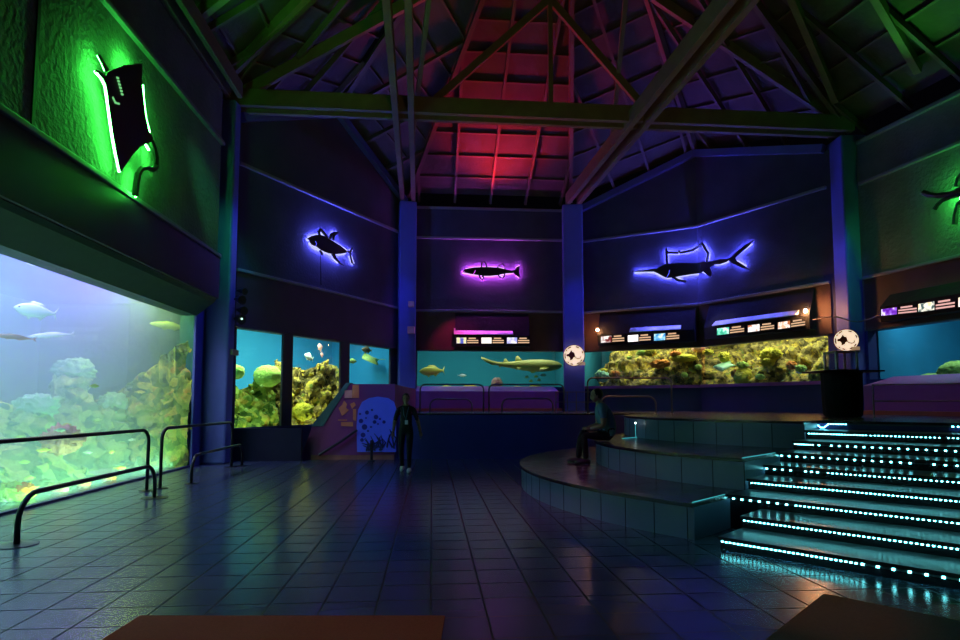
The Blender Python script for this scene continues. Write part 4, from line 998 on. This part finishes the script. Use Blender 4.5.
hoop([(-5.37, 11.48, 0), (-5.69, 14.73, 0)], .52, .03, 'low dark hoop railing beside the left column', M['rail'], rad=.3, plate=.12)
def hp(x0, x1, y, yt, lab):
    a_, b_ = at_y(x0, 413, y), at_y(x1, 413, y); a_.z = b_.z = H; z = at_y(x0, yt, y).z
    hoop([a_, b_], z-H, .022, lab, M['rail_grey'], rad=.14 if z-H > .6 else .2, plate=.05, zb=H)
hp(420, 483.5, 17.0, 384.5, 'tall grey hoop railing before the left half of the shark tank'); hp(430, 472, 16.8, 399, 'low grey hoop railing before the left half of the shark tank')
hp(489, 564, 17.0, 384.5, 'tall grey hoop railing before the right half of the shark tank'); hp(502, 553, 16.8, 398.5, 'low grey hoop railing before the right half of the shark tank')
hp(588, 672, 15.9, 378, 'tall grey hoop railing behind the seated man'); hp(601, 656, 15.6, 396.5, 'low grey hoop railing behind the seated man')
def barfence(p0, p1, zs, posts, label, m):
    root = empty('barrier', p0, 0, label=label, cat='railing')
    for z in zs: MB().tube([V((p0.x, p0.y, z)), V((p1.x, p1.y, z))], .014, 6).build('rail_bar', m, root)
    for t in posts:
        q = p0.lerp(p1, t); MB().tube([V((q.x, q.y, H)), V((q.x, q.y, max(zs)+.02))], .018, 6).build('post', m, root)
a_, b_ = at_y(556, 413, 19.5), at_y(597, 413, 19.5); a_.z = b_.z = H
barfence(a_, b_, [at_y(570, 392, 19.5).z, at_y(570, 402, 19.5).z], (0, .28, .5, 1), 'grey two bar barrier at the foot of the round sign column', M['rail_grey'])
a_, b_ = V((8.3, 12.9, H)), V((10.55, 11.0, H))
barfence(a_, b_, [at_y(870, 385, 12.9).z, at_y(870, 401, 12.9).z], (0, 1), 'thin two bar barrier right of the podium', M['steel'])

# ------------------------------------------------------------------ mural, poster, stanchion, handrail on the parapet
MUR = mat('bright_blue_mural_paint', (.16, .20, .95), .6, var=.12, scale=3)
def py_(px, py, d=0): return at_y(px, py, PY-d)
pol = [(357, 452), (356.5, 425), (358, 410), (362, 402), (369, 398), (378, 396.5), (388, 398), (394, 402), (396, 408), (396, 452)]
mur = MB().prism([py_(x, y, .05) for x, y in pol], (0, .04, 0)).thing('mural_board', MUR, py_(376, 452, .05), label='bright blue arched mural board with dark bubbles and weeds', cat='mural')
dk = MB(); rnd = random.Random(4)
for x, y, r in ((367, 412.5, .055), (361, 421, .06), (364.5, 427, .075), (376, 417, .06), (374.5, 422, .05), (384, 422, .045), (371, 427, .03), (363, 435, .065), (362, 440, .05), (372, 410, .03), (378, 424, .025), (368, 431, .03), (366, 418, .025), (380, 419, .03), (360, 414, .03)):
    c = py_(x, y, .052); dk.lathe([(r, 0), (r*.9, .004)], 12, c, Matrix.Rotation(PI/2, 4, 'X'))
dk.build('painted_bubble', mat('dark_blue_mural_ink', (.02, .02, .22), .6), mur)
wd = MB()
for k in range(26):
    x = rnd.uniform(366, 396); y0 = 451-rnd.uniform(0, 4); hgt = rnd.uniform(6, 20)*(.5+(x-360)/60); 
    p0 = py_(x, y0, .054); p1 = py_(x+rnd.uniform(-4, 4), max(430, y0-hgt*.5), .054); p2 = py_(x+rnd.uniform(-7, 7), max(426, y0-hgt), .054)
    wd.tube([p0, p1, p2], [.03, .025, .008], 4)
wd.build('painted_weed', mat('black_mural_ink', (.012, .012, .08), .6), mur)
ORA = mat('orange_poster_paper', (.75, .26, .10), .7); PNK = mat('pink_poster_paper', (.75, .36, .30), .7)
MB().prism([py_(x, y, .02) for x, y in ((352, 398), (359, 398), (359, 385), (352.5, 385))], (0, .015, 0)).thing('poster', ORA, py_(355, 398, .02), label='small orange notice on the plum parapet', cat='poster')
MB().prism([py_(x, y, .03) for x, y in ((344.5, 398), (352, 398), (352, 390), (344.5, 390.5))], (0, .015, 0)).thing('poster', PNK, py_(348, 398, .03), label='small pink notice beside the orange one', cat='poster')
cu = MB()
for q in ([(338.5, 408), (342, 405), (344, 400.5), (347, 404), (346, 408), (349, 410), (345, 414), (342, 416)], [(350, 404), (354, 402), (356, 405), (352, 409)], [(353, 409), (356, 409), (356, 421), (353, 420)], [(341, 422), (353, 422), (353, 426.5), (341, 426)], [(338, 419.5), (347, 419.5), (347, 420.7), (338, 420.7)]):
    cu.prism([py_(x, y, .02) for x, y in q], (0, .012, 0))
cu.thing('poster', ORA, py_(347, 426, .02), label='orange cut out coral and text poster low on the plum parapet', cat='poster')
MB().tube([py_(319, 455, .12), py_(340, 442, .12), py_(357, 430, .12)], .035, 8).thing('handrail', M['black'], py_(319, 455, .12), label='dark sloping handrail on the plum parapet', cat='handrail')
for q in ():
    pass
g = at_z(371.5, 461, 0)
sto = empty('stanchion', g, 0, label='short black post in front of the blue mural', cat='post')
MB().lathe([(.09, 0), (.09, .02), (.03, .03)], 14, g).build('base', M['black'], sto); MB().lathe([(.035, .02), (.04, .45), (.045, .5), (.03, .54)], 12, g).build('shaft', M['black'], sto)

# ------------------------------------------------------------------ small fittings on the columns
c = at_y(237.5, 296, 15.0)
gd = empty('spotlight_cluster', V((-6.22, 15.5, c.z)), 0, label='black spotlight cluster on the side of the left column', cat='fixture')
for k, (dy, dz, r) in enumerate(((-.05, .0, .12), (.1, -.25, .11), (-.05, -.5, .13), (.1, .25, .09))):
    mb = MB(); mb.tube([V((-6.27, 15.5+dy, c.z+dz)), V((-6.13, 15.45+dy, c.z+dz-.02)), V((-6.03, 15.38+dy, c.z+dz-.05))], [.03, r*.8, r], 12); so_ = mb.build('spot_head', M['black'], gd)
MB().blob(V((-6.02, 15.3, c.z-.53)), .03, 1, 0).build('status_light', emis('small_green_light', (.5, .9, .7), 2), gd)
MB().box((-6.29, 15.3, 2.72), (-6.23, 15.7, 2.86)).thing('junction_box', mat('pale_yellow_box', (.6, .55, .35), .5), (-6.26, 15.5, 2.72), label='small pale strip box on the side of the left column', cat='box')
for px, py, s, lab in ((411, 330, .13, 'small square pink box on the back left column'), (411, 304, .1, 'small pink fitting higher on the back left column'), (409.5, 394, .16, 'pale notice on the back left column above the woman')):
    q = at_y(px, py, 22.25); bevel(MB().box((q.x-s, q.y-.04, q.z-s), (q.x+s, q.y+.16, q.z+s)).thing('junction_box' if s < .15 else 'notice', PNK, q, label=lab, cat='box' if s < .15 else 'notice'), .01)
q0, q1, q2, q3 = R2.at(813, 320, .3), at_y(836, 316.5, 16.9), at_y(858, 322, 16.9), R3.at(880, 315, .3)
MB().tube([q0, q0.lerp(q1, .5)+V((0, 0, .03)), q1, q1.lerp(q2, .6)-V((0, 0, .03)), q2, q2.lerp(q3, .5)-V((0, 0, .03)), q3], .018, 6).thing('cable', M['rail_grey'], q0, label='slack cable strung past the podium column', cat='cable')

# ------------------------------------------------------------------ people
def skinned(J, E, rad, sub=2):
    names = list(J); me = bpy.data.meshes.new('tmp'); me.from_pydata([J[n] for n in names], [(names.index(a), names.index(b)) for a, b in E], [])
    ob = bpy.data.objects.new('tmp', me); COL.objects.link(ob)
    md = ob.modifiers.new('skin', 'SKIN'); md.use_smooth_shade = True
    for i, n in enumerate(names):
        sv = me.skin_vertices[0].data[i]; r = rad[n]; sv.radius = r if isinstance(r, tuple) else (r, r); sv.use_root = n == 'pelvis'
    s = ob.modifiers.new('sub', 'SUBSURF'); s.levels = sub; s.render_levels = sub
    dg = bpy.context.evaluated_depsgraph_get(); dg.update()
    ev = ob.evaluated_get(dg); m2 = bpy.data.meshes.new_from_object(ev)
    vs = [v.co.copy() for v in m2.vertices]; fs = [tuple(p.vertices) for p in m2.polygons]
    bpy.data.objects.remove(ob); bpy.data.meshes.remove(me); bpy.data.meshes.remove(m2)
    return vs, fs
def head_mb(mb, c, f, up, s=1.0):
    """head centred on c, face towards f"""
    f = f.normalized(); up = (up-f*up.dot(f)).normalized(); sd = up.cross(f)
    bm = bmesh.new(); bmesh.ops.create_uvsphere(bm, u_segments=20, v_segments=14, radius=1)
    vs = []
    for v in bm.verts:
        x, y, z = v.co  # x side, y forward, z up
        fx_, fy_, fz_ = .073*x, .092*y, .115*z
        if z < 0: fx_ *= 1+.28*z; fy_ *= 1+.10*z
        if z < -.3 and y > 0: fy_ += .012
        if abs(x) < .25 and y > .6 and -.35 < z < .15: fy_ += .02*(1-abs(x)/.25)*(.6 if z > -.05 else 1)
        if y > .5 and .02 < z < .3 and .2 < abs(x) < .55: fy_ -= .008
        vs.append(c+(sd*fx_+f*fy_+up*fz_)*s)
    bm.verts.index_update(); fs = [tuple(v.index for v in q.verts) for q in bm.faces]; bm.free(); mb.add(vs, fs)
    for sx in (-1, 1): mb.blob(c+(sd*sx*.074-f*.005-up*.01)*s, .022*s, 1, .1, sq=(.5, 1, 1.2))
    return sd, f, up
def hand_mb(mb, w, d, palm_n, s=1.0, curl=.5, thumb=1):
    d = d.normalized(); n = (palm_n-d*palm_n.dot(d)).normalized(); sd = d.cross(n)
    mb.tube([w-d*.01, w+d*.03*s, w+d*.06*s, w+d*.085*s], [.024*s, .034*s, .038*s, .032*s], 8)
    for k, (o, l) in enumerate(((-.027, .066), (-.009, .076), (.009, .071), (.026, .055))):
        p = w+(d*.08+sd*o)*s; a = p+(d*.5*l+n*.1*l*curl)*s; b = a+(d*.3*l*(1-.3*curl)+n*.3*l*curl)*s; e = b+(d*.2*l*(1-.8*curl)+n*.28*l*curl)*s
        mb.tube([p, a, b, e], [.0095*s, .009*s, .008*s, .006*s], 6)
    p = w+(d*.025+sd*(-.03)*thumb)*s; a = p+(d*.03+sd*(-.022)*thumb+n*.01)*s; b = a+(d*.03-sd*.004*thumb+n*.012)*s
    mb.tube([p, a, b], [.012*s, .011*s, .008*s], 6)
def assign(o, J, bones):
    """material index per face from the closest bone"""
    for p in o.data.polygons:
        best, bi = 1e9, 0
        for a, b, m_ in bones:
            A, B = J[a], J[b]; ab = B-A; t = max(0, min(1, (p.center-A).dot(ab)/ab.length_squared)); d = (A+ab*t-p.center).length
            if d < best: best, bi = d, m_
        p.material_index = bi
# walking woman
O = at_z(405.5, 472, 0)
def Wp(x, y, z): return V((O.x+x, O.y+y, z))
J = dict(pelvis=Wp(0, 0, .93), waist=Wp(0, 0, 1.05), chest=Wp(0, -.01, 1.24), neck0=Wp(0, 0, 1.40), neck=Wp(0, -.01, 1.48), head=Wp(0, -.03, 1.54),
         shL=Wp(-.165, 0, 1.365), elL=Wp(-.25, .03, 1.10), wrL=Wp(-.27, -.05, .86), shR=Wp(.165, 0, 1.365), elR=Wp(.255, .05, 1.10), wrR=Wp(.32, .02, .86),
         hipL=Wp(-.09, 0, .88), knL=Wp(-.10, -.03, .48), anL=Wp(-.10, .22, .10), hipR=Wp(.09, 0, .88), knR=Wp(.09, -.10, .49), anR=Wp(.09, -.10, .09))
E_ = [('pelvis', 'waist'), ('waist', 'chest'), ('chest', 'neck0'), ('neck0', 'neck'), ('neck', 'head'), ('neck0', 'shL'), ('shL', 'elL'), ('elL', 'wrL'), ('neck0', 'shR'), ('shR', 'elR'), ('elR', 'wrR'),
      ('pelvis', 'hipL'), ('hipL', 'knL'), ('knL', 'anL'), ('pelvis', 'hipR'), ('hipR', 'knR'), ('knR', 'anR')]
Rr = dict(pelvis=(.155, .115), waist=(.135, .10), chest=(.155, .11), neck0=(.085, .07), neck=.05, head=.05, shL=.065, elL=.045, wrL=.03, shR=.065, elR=.045, wrR=.03, hipL=.10, knL=.065, anL=.045, hipR=.10, knR=.065, anR=.045)
mb = MB(); mb.add(*skinned(J, E_, Rr)); nbody = len(mb.f)
hc = Wp(0, -.05, 1.585); sd, ff, uu = head_mb(mb, hc, V((.05, -1, -.05)), V((0, 0, 1)))
hand_mb(mb, J['wrL'], V((-.05, -.2, -1)), V((1, 0, 0)), thumb=1); hand_mb(mb, J['wrR'], V((.15, -.1, -1)), V((-1, 0, 0)), thumb=-1)
wo = mb.build('person', [M['skin'], M['cloth_black'], M['cloth_dark']], smooth=True)
assign(wo, J, [('pelvis', 'waist', 2), ('waist', 'chest', 1), ('chest', 'neck0', 1), ('neck', 'head', 0), ('neck0', 'shL', 1), ('neck0', 'shR', 1), ('elL', 'wrL', 0), ('elR', 'wrR', 0), ('pelvis', 'hipL', 2), ('hipL', 'knL', 2), ('knL', 'anL', 2), ('hipR', 'knR', 2), ('knR', 'anR', 2)])
for p in wo.data.polygons:
    c = p.center
    if c.z > 1.12 and c.z < 1.42 and abs(c.x-O.x) < .27: p.material_index = 1
    if .9 < c.z < 1.13 and abs(c.x-O.x) < .19: p.material_index = 1
    if c.z > 1.46: p.material_index = 0
wo.data.transform(Matrix.Translation(-O)); wo.location = O
tag(wo, 'person walking in black polo shirt and black trousers with white badge', 'person')
hb = MB(); hb.blob(hc+V((0, .022, .03)), .1, 3, .08, 3, sq=(.84, .98, 1.05)); hb.blob(hc+V((0, .12, .0)), .045, 2, .1); hb.build('hair', M['hair'], wo, smooth=True)
# cut the hair away from the face
hm = wo.children[0]
bm = bmesh.new(); bm.from_mesh(hm.data); lim = (hc-O)
bmesh.ops.delete(bm, geom=[v for v in bm.verts if v.co.y < lim.y-.045 and v.co.z < lim.z+.06 or v.co.z < lim.z-.045 and v.co.y < lim.y+.02], context='VERTS'); bm.to_mesh(hm.data); bm.free()
for s, nm, y in ((-1, 'anL', .16), (1, 'anR', -.16)):
    a_ = J[nm]; g = MB(); tip = V((a_.x, a_.y-.19, .035 if s > 0 else .03))
    heel = V((a_.x, a_.y+.06, .05 if s > 0 else .09))
    g.tube([heel, V((a_.x, a_.y, .055 if s > 0 else .08)), a_+V((0, -.09, -.045 if s > 0 else -.04)), tip], [.04, .05, .046, .03], 10)
    g.build('shoe', M['white'], wo, smooth=True)
for sx in (-1, 1): MB().blob(hc+sd*(sx*.028)+ff*.083+uu*.012, .009, 1, 0).build('eye', M['eye'], wo)
MB().tube([Wp(-.06, -.08, 1.42), Wp(-.03, -.15, 1.25), Wp(.03, -.165, 1.12), Wp(.035, -.15, 1.25), Wp(.07, -.08, 1.42)], .006, 5).build('lanyard', M['cloth_blue'], wo)
MB().box((O.x+.0, O.y-.178, 1.04), (O.x+.065, O.y-.168, 1.13)).build('badge', M['white'], wo)
# seated man, on the edge of the middle tier, facing left
S = V((2.20, 11.15, .8))
def Sp(x, y, z): return V((S.x+x, S.y+y, S.z+z))
J = dict(pelvis=Sp(.14, 0, .12), waist=Sp(.15, 0, .26), chest=Sp(.08, 0, .46), neck0=Sp(.0, 0, .64), neck=Sp(-.035, 0, .70), head=Sp(-.06, 0, .76),
         shL=Sp(.0, -.20, .58), elL=Sp(.0, -.25, .30), wrL=Sp(-.23, -.13, .24), shR=Sp(.0, .20, .58), elR=Sp(.0, .25, .30), wrR=Sp(-.23, .10, .24),
         hipL=Sp(.10, -.10, .11), knL=Sp(-.34, -.13, .13), anL=Sp(-.30, -.12, -.31), hipR=Sp(.10, .10, .11), knR=Sp(-.34, .13, .13), anR=Sp(-.40, .14, -.31))
Rr = dict(pelvis=(.17, .16), waist=(.18, .165), chest=(.19, .165), neck0=(.10, .10), neck=.06, head=.058, shL=.08, elL=.055, wrL=.036, shR=.08, elR=.055, wrR=.036, hipL=.105, knL=.075, anL=.05, hipR=.105, knR=.075, anR=.05)
mb = MB(); mb.add(*skinned(J, E_, Rr))
hc = Sp(-.085, 0, .835); sd, ff, uu = head_mb(mb, hc, V((-1, -.1, -.2)), V((0, 0, 1)), 1.05)
hand_mb(mb, J['wrL'], V((-1, .2, -.25)), V((0, .3, -1)), 1.05, .7, 1); hand_mb(mb, J['wrR'], V((-1, -.2, -.25)), V((0, -.3, -1)), 1.05, .7, -1)
mo = mb.build('person', [M['skin2'], M['cloth_blue'], M['cloth_dark']], smooth=True)
assign(mo, J, [('pelvis', 'waist', 2), ('waist', 'chest', 1), ('chest', 'neck0', 1), ('neck', 'head', 0), ('neck0', 'shL', 1), ('neck0', 'shR', 1), ('shL', 'elL', 1), ('shR', 'elR', 1), ('elL', 'wrL', 0), ('elR', 'wrR', 0), ('pelvis', 'hipL', 2), ('hipL', 'knL', 2), ('knL', 'anL', 2), ('hipR', 'knR', 2), ('knR', 'anR', 2)])
for p in mo.data.polygons:
    c = p.center-S
    if .2 < c.z < .62 and c.x > -.02 and abs(c.y) < .17: p.material_index = 1
    if .10 < c.z < .22 and c.x > .12: p.material_index = 1
    if c.z > .70: p.material_index = 0
    if c.z < .43 and abs(c.y) > .2 and c.z > .2 and c.x < .05: p.material_index = 0
    if c.x > .06 and c.z > .12 and c.z < .62 and p.material_index == 0: p.material_index = 1
mo.data.transform(Matrix.Translation(-S)); mo.location = S
tag(mo, 'person in blue grey shirt seated facing left on the stage tier', 'person')
hb = MB(); hb.blob(hc+V((.03, 0, .035)), .105, 3, .06, 3, sq=(.95, .82, 1.0)); hm = hb.build('hair', M['hair'], mo, smooth=True)
bm = bmesh.new(); bm.from_mesh(hm.data); lim = hc-S
bmesh.ops.delete(bm, geom=[v for v in bm.verts if v.co.x < lim.x-.05 and v.co.z < lim.z+.07 or v.co.z < lim.z-.04 and v.co.x < lim.x+.03], context='VERTS'); bm.to_mesh(hm.data); bm.free()
for nm in ('anL', 'anR'):
    a_ = J[nm]; zt = S.z-.4
    MB().tube([V((a_.x+.07, a_.y, zt+.05)), V((a_.x, a_.y, zt+.055)), V((a_.x-.1, a_.y, zt+.05)), V((a_.x-.2, a_.y, zt+.035))], [.04, .052, .046, .028], 10).build('shoe', mat('dark_trainer', (.05, .05, .06), .6), mo, smooth=True)
for sx in (-1, 1): MB().blob(hc+sd*(sx*.029)+ff*.088+uu*.012, .009, 1, 0).build('eye', M['eye'], mo)

# ------------------------------------------------------------------ lights
def light(kind, name, loc, energy, col, target=None, size=.3, spot=60, blend=.6, size_y=None):
    ld = bpy.data.lights.new(name, kind); ld.energy = energy; ld.color = col
    if kind == 'AREA':
        ld.size = size
        if size_y: ld.shape = 'RECTANGLE'; ld.size_y = size_y
    else: ld.shadow_soft_size = size
    if kind == 'SPOT': ld.spot_size = math.radians(spot); ld.spot_blend = blend
    o = bpy.data.objects.new(name, ld); COL.objects.link(o); o.location = loc
    if target is not None:
        o.rotation_euler = (V(target)-V(loc)).to_track_quat('-Z', 'Y').to_euler()
    return o
# tank lamps (above the water, out of sight behind the fascias)
for k, (d, e, c) in enumerate(((.5, 85, (.72, 1, .25)), (2.1, 130, (.46, .28, 1)), (4.3, 145, (.42, .42, 1)), (6.8, 135, (.33, .68, 1)), (9.5, 120, (.30, .92, 1)))):
    light('AREA', 'tank_lamp', LW.p(d, -1.1, 4.22), e, c, LW.p(d, -1.9, 0), 1.9, size_y=1.0)
for d in (1.5, 5.0, 8.5): light('AREA', 'tank_lamp', LW.p(d, -4.2, 4.22), 70, (.35, .62, 1), LW.p(d, -4.6, 0), 2.4, size_y=1.0)
for d in (1.6, 4.2, 6.8, 9.4): light('AREA', 'sill_fill', LW.p(d, -.22, .07), 55, (.38, 1, .42), LW.p(d, -2.4, 1.5), 2.3, size_y=.08)  # unseen green fills added low behind the sill to tint the haze
light('AREA', 'tank_lamp', L1.p(1.3, -.4, 4.2), 230, (.9, 1, .6), L1.p(1.3, -1.6, .3), 1.6, size_y=.5)
light('AREA', 'tank_lamp', L1.p(3.3, -.4, 4.2), 230, (1, .92, .6), L1.p(3.3, -1.4, .3), 1.6, size_y=.5)
light('AREA', 'sill_fill', L1.p(1.3, -.15, .42), 13, (.85, 1, .35), L1.p(1.3, -1.0, 1.4), 1.5, size_y=.06)  # unseen fills added low to brighten the reefs behind these windows
light('AREA', 'sill_fill', L1.p(3.3, -.15, .42), 13, (1, .95, .4), L1.p(3.3, -1.0, 1.6), 1.5, size_y=.06)
light('AREA', 'tank_lamp', L1.p(5.6, -.9, 4.2), 60, (.85, 1, .9), L1.p(5.6, -1.6, .3), 1.6, size_y=.5)
for d in (1.5, 4.5): light('AREA', 'tank_lamp', CW.p(d, -.45, 4.2), 30, (1, .95, .7), CW.p(d, -1.2, 1.6), 2.4, size_y=.25)
for d in (1.5, 4.5): light('AREA', 'tank_lamp', CW.p(d, -1.2, 4.2), 40 if d < 3 else 22, (.85, 1, .9), CW.p(d, -2.2, 1.6), 2.2, size_y=.6)
for w in (R1, R2):
    for d in (1.2, 3.4): light('AREA', 'tank_lamp', w.p(d, -.6, 4.22), 62, (1, .84, .62), w.p(d, -1.5, 1.6), 1.8, size_y=.4)
for d in (1.5, 5): light('AREA', 'tank_lamp', R3.p(d, -.9, 4.2), 55, (.7, .95, 1), R3.p(d, -2.2, 1.6), 2.2, size_y=.6)
# coloured floods on the ledges lighting the roof
light('SPOT', 'red_flood', CW.p(2.9, .7, 7.98), 1700, (1, .03, .04), (1.0, 20, 11.4), .3, 95, 1)
light('SPOT', 'violet_flood', R1.p(3.4, .8, 8.2), 110, (.35, .08, 1), (7.0, 18.0, 12.2), .2, 70, .8)
light('SPOT', 'blue_flood', L1.p(4.0, .8, 8.2), 80, (.12, .10, 1), (-3.0, 17.5, 12.0), .2, 70, .8)
light('SPOT', 'green_flood', R3.p(2.8, .8, 8.2), 210, (.08, 1, .10), (8.8, 12.0, 12.0), .2, 80, .8)
light('SPOT', 'green_flood', LW.p(3.0, 1.3, 8.2), 150, (.06, 1, .08), (-3.5, 13.2, 12.0), .2, 80, .8)
light('SPOT', 'amber_fill', (1.0, 4.5, 3.0), 260, (1, .66, .22), (.9, 14.5, 10.0), .3, 75, .8)  # unseen fill added away from the ledges to turn the beams olive
# unseen spots: blue washes on the columns and walls, magenta on the floor
light('SPOT', 'blue_wash', (-5.1, 15.4, 9.1), 780, (.05, .05, 1), (-6.25, 15.5, 3.0), .1, 34, 1)
light('SPOT', 'blue_wash', (-2.7, 21.2, 9.0), 780, (.05, .045, 1), (-2.8, 22.5, 3.2), .1, 26, 1)
light('SPOT', 'blue_wash', (3.5, 21.7, 9.0), 780, (.05, .045, 1), (3.6, 23.1, 3.2), .1, 26, 1)
light('SPOT', 'blue_wash', (9.4, 16.3, 9.0), 600, (.05, .05, 1), (10.3, 17.4, 3.0), .1, 30, 1)
light('SPOT', 'blue_wash', (-1.5, 7.0, 9.2), 620, (.08, .10, 1), (-1.8, 8.0, 0), .3, 75, 1)  # unseen fill added to turn the floor bluer
light('SPOT', 'blue_wash', (.3, 11.5, 9.0), 420, (.05, .05, 1), (.2, 16.6, .5), .3, 42, 1)  # unseen spot added to lift the blue of the stage front
light('SPOT', 'mural_spot', (-2.6, 12.6, 6.5), 520, (.16, .14, 1), (-2.9, 16.4, 1.0), .15, 22, .6)
light('SPOT', 'magenta_wash', (-.2, 7.0, 9.2), 1000, (.85, .04, .42), (.1, 9.4, 0), .3, 36, .9)
light('SPOT', 'violet_wash', (.5, 18.6, 9.0), 420, (.55, .10, .8), (.5, 22.3, 1.4), .3, 44, .9)
light('SPOT', 'violet_wash', (8.4, 12, 9.0), 420, (.6, .10, .65), (11.0, 13.6, 1.4), .3, 40, .9)
light('SPOT', 'warm_wash', (3.6, 13.4, 9.0), 1000, (1, .38, .22), (5.6, 15.4, 1.2), .3, 55, .9)
light('SPOT', 'warm_wash', (-1.0, 3.5, 6.0), 160, (1, .55, .25), (-1.3, 4.1, 0), .2, 40, .5)  # unseen overhead spot added so the red mat shows orange
light('SPOT', 'warm_wash', (2.6, 3.4, 6.0), 150, (1, .5, .25), (2.45, 4.5, 0), .2, 13, .7)  # unseen narrow spot added to warm the brown mat's corner

light('SPOT', 'green_spill_fill', (-4.6, 10.5, 8.6), 500, (.04, 1, .30), (-6.6, 15.15, 5.4), .2, 24, 1)  # unseen spots added in place of green sign spill on the columns
light('SPOT', 'green_spill_fill', (12.0, 9.5, 8.6), 420, (.04, 1, .22), (10.8, 17.0, 5.4), .2, 24, .9)
light('SPOT', 'poster_fill', (-3.2, 14.6, 5.2), 85, (1, .5, .3), (-3.7, 16.4, 1.5), .08, 19, .8)  # unseen warm spot added to brighten the posters
light('SPOT', 'hood_fill', CW.p(1.7, 1.5, 4.95), 90, (1, .05, .35), CW.p(1.7, .4, 3.95), .05, 75, .6)  # unseen spots added to tint the panel hoods pink and blue
light('SPOT', 'hood_fill', R2.p(1.0, 1.3, 4.95), 70, (.35, .35, 1), R2.p(1.2, .4, 4.0), .05, 70, .6)
light('SPOT', 'hood_fill', R1.p(2.7, 1.3, 4.95), 45, (.12, .14, 1), R1.p(2.9, .4, 3.95), .05, 60, .6)

# world: the hall is closed, only a trace of ambient light
wd_ = bpy.data.worlds.new('world'); SC.world = wd_; wd_.use_nodes = True
bg = wd_.node_tree.nodes.get('Background'); bg.inputs[0].default_value = (.3, .3, .6, 1); bg.inputs[1].default_value = .002

vs_ = SC.view_settings; vs_.view_transform = 'Standard'; vs_.look = 'None'; vs_.gamma = 1; vs_.exposure = -.22; vs_.use_curve_mapping = False
cy = SC.cycles
cy.max_bounces = 8; cy.transparent_max_bounces = 12; cy.volume_bounces = 1; cy.sample_clamp_indirect = 4; cy.use_denoising = True; cy.caustics_reflective = False; cy.caustics_refractive = False
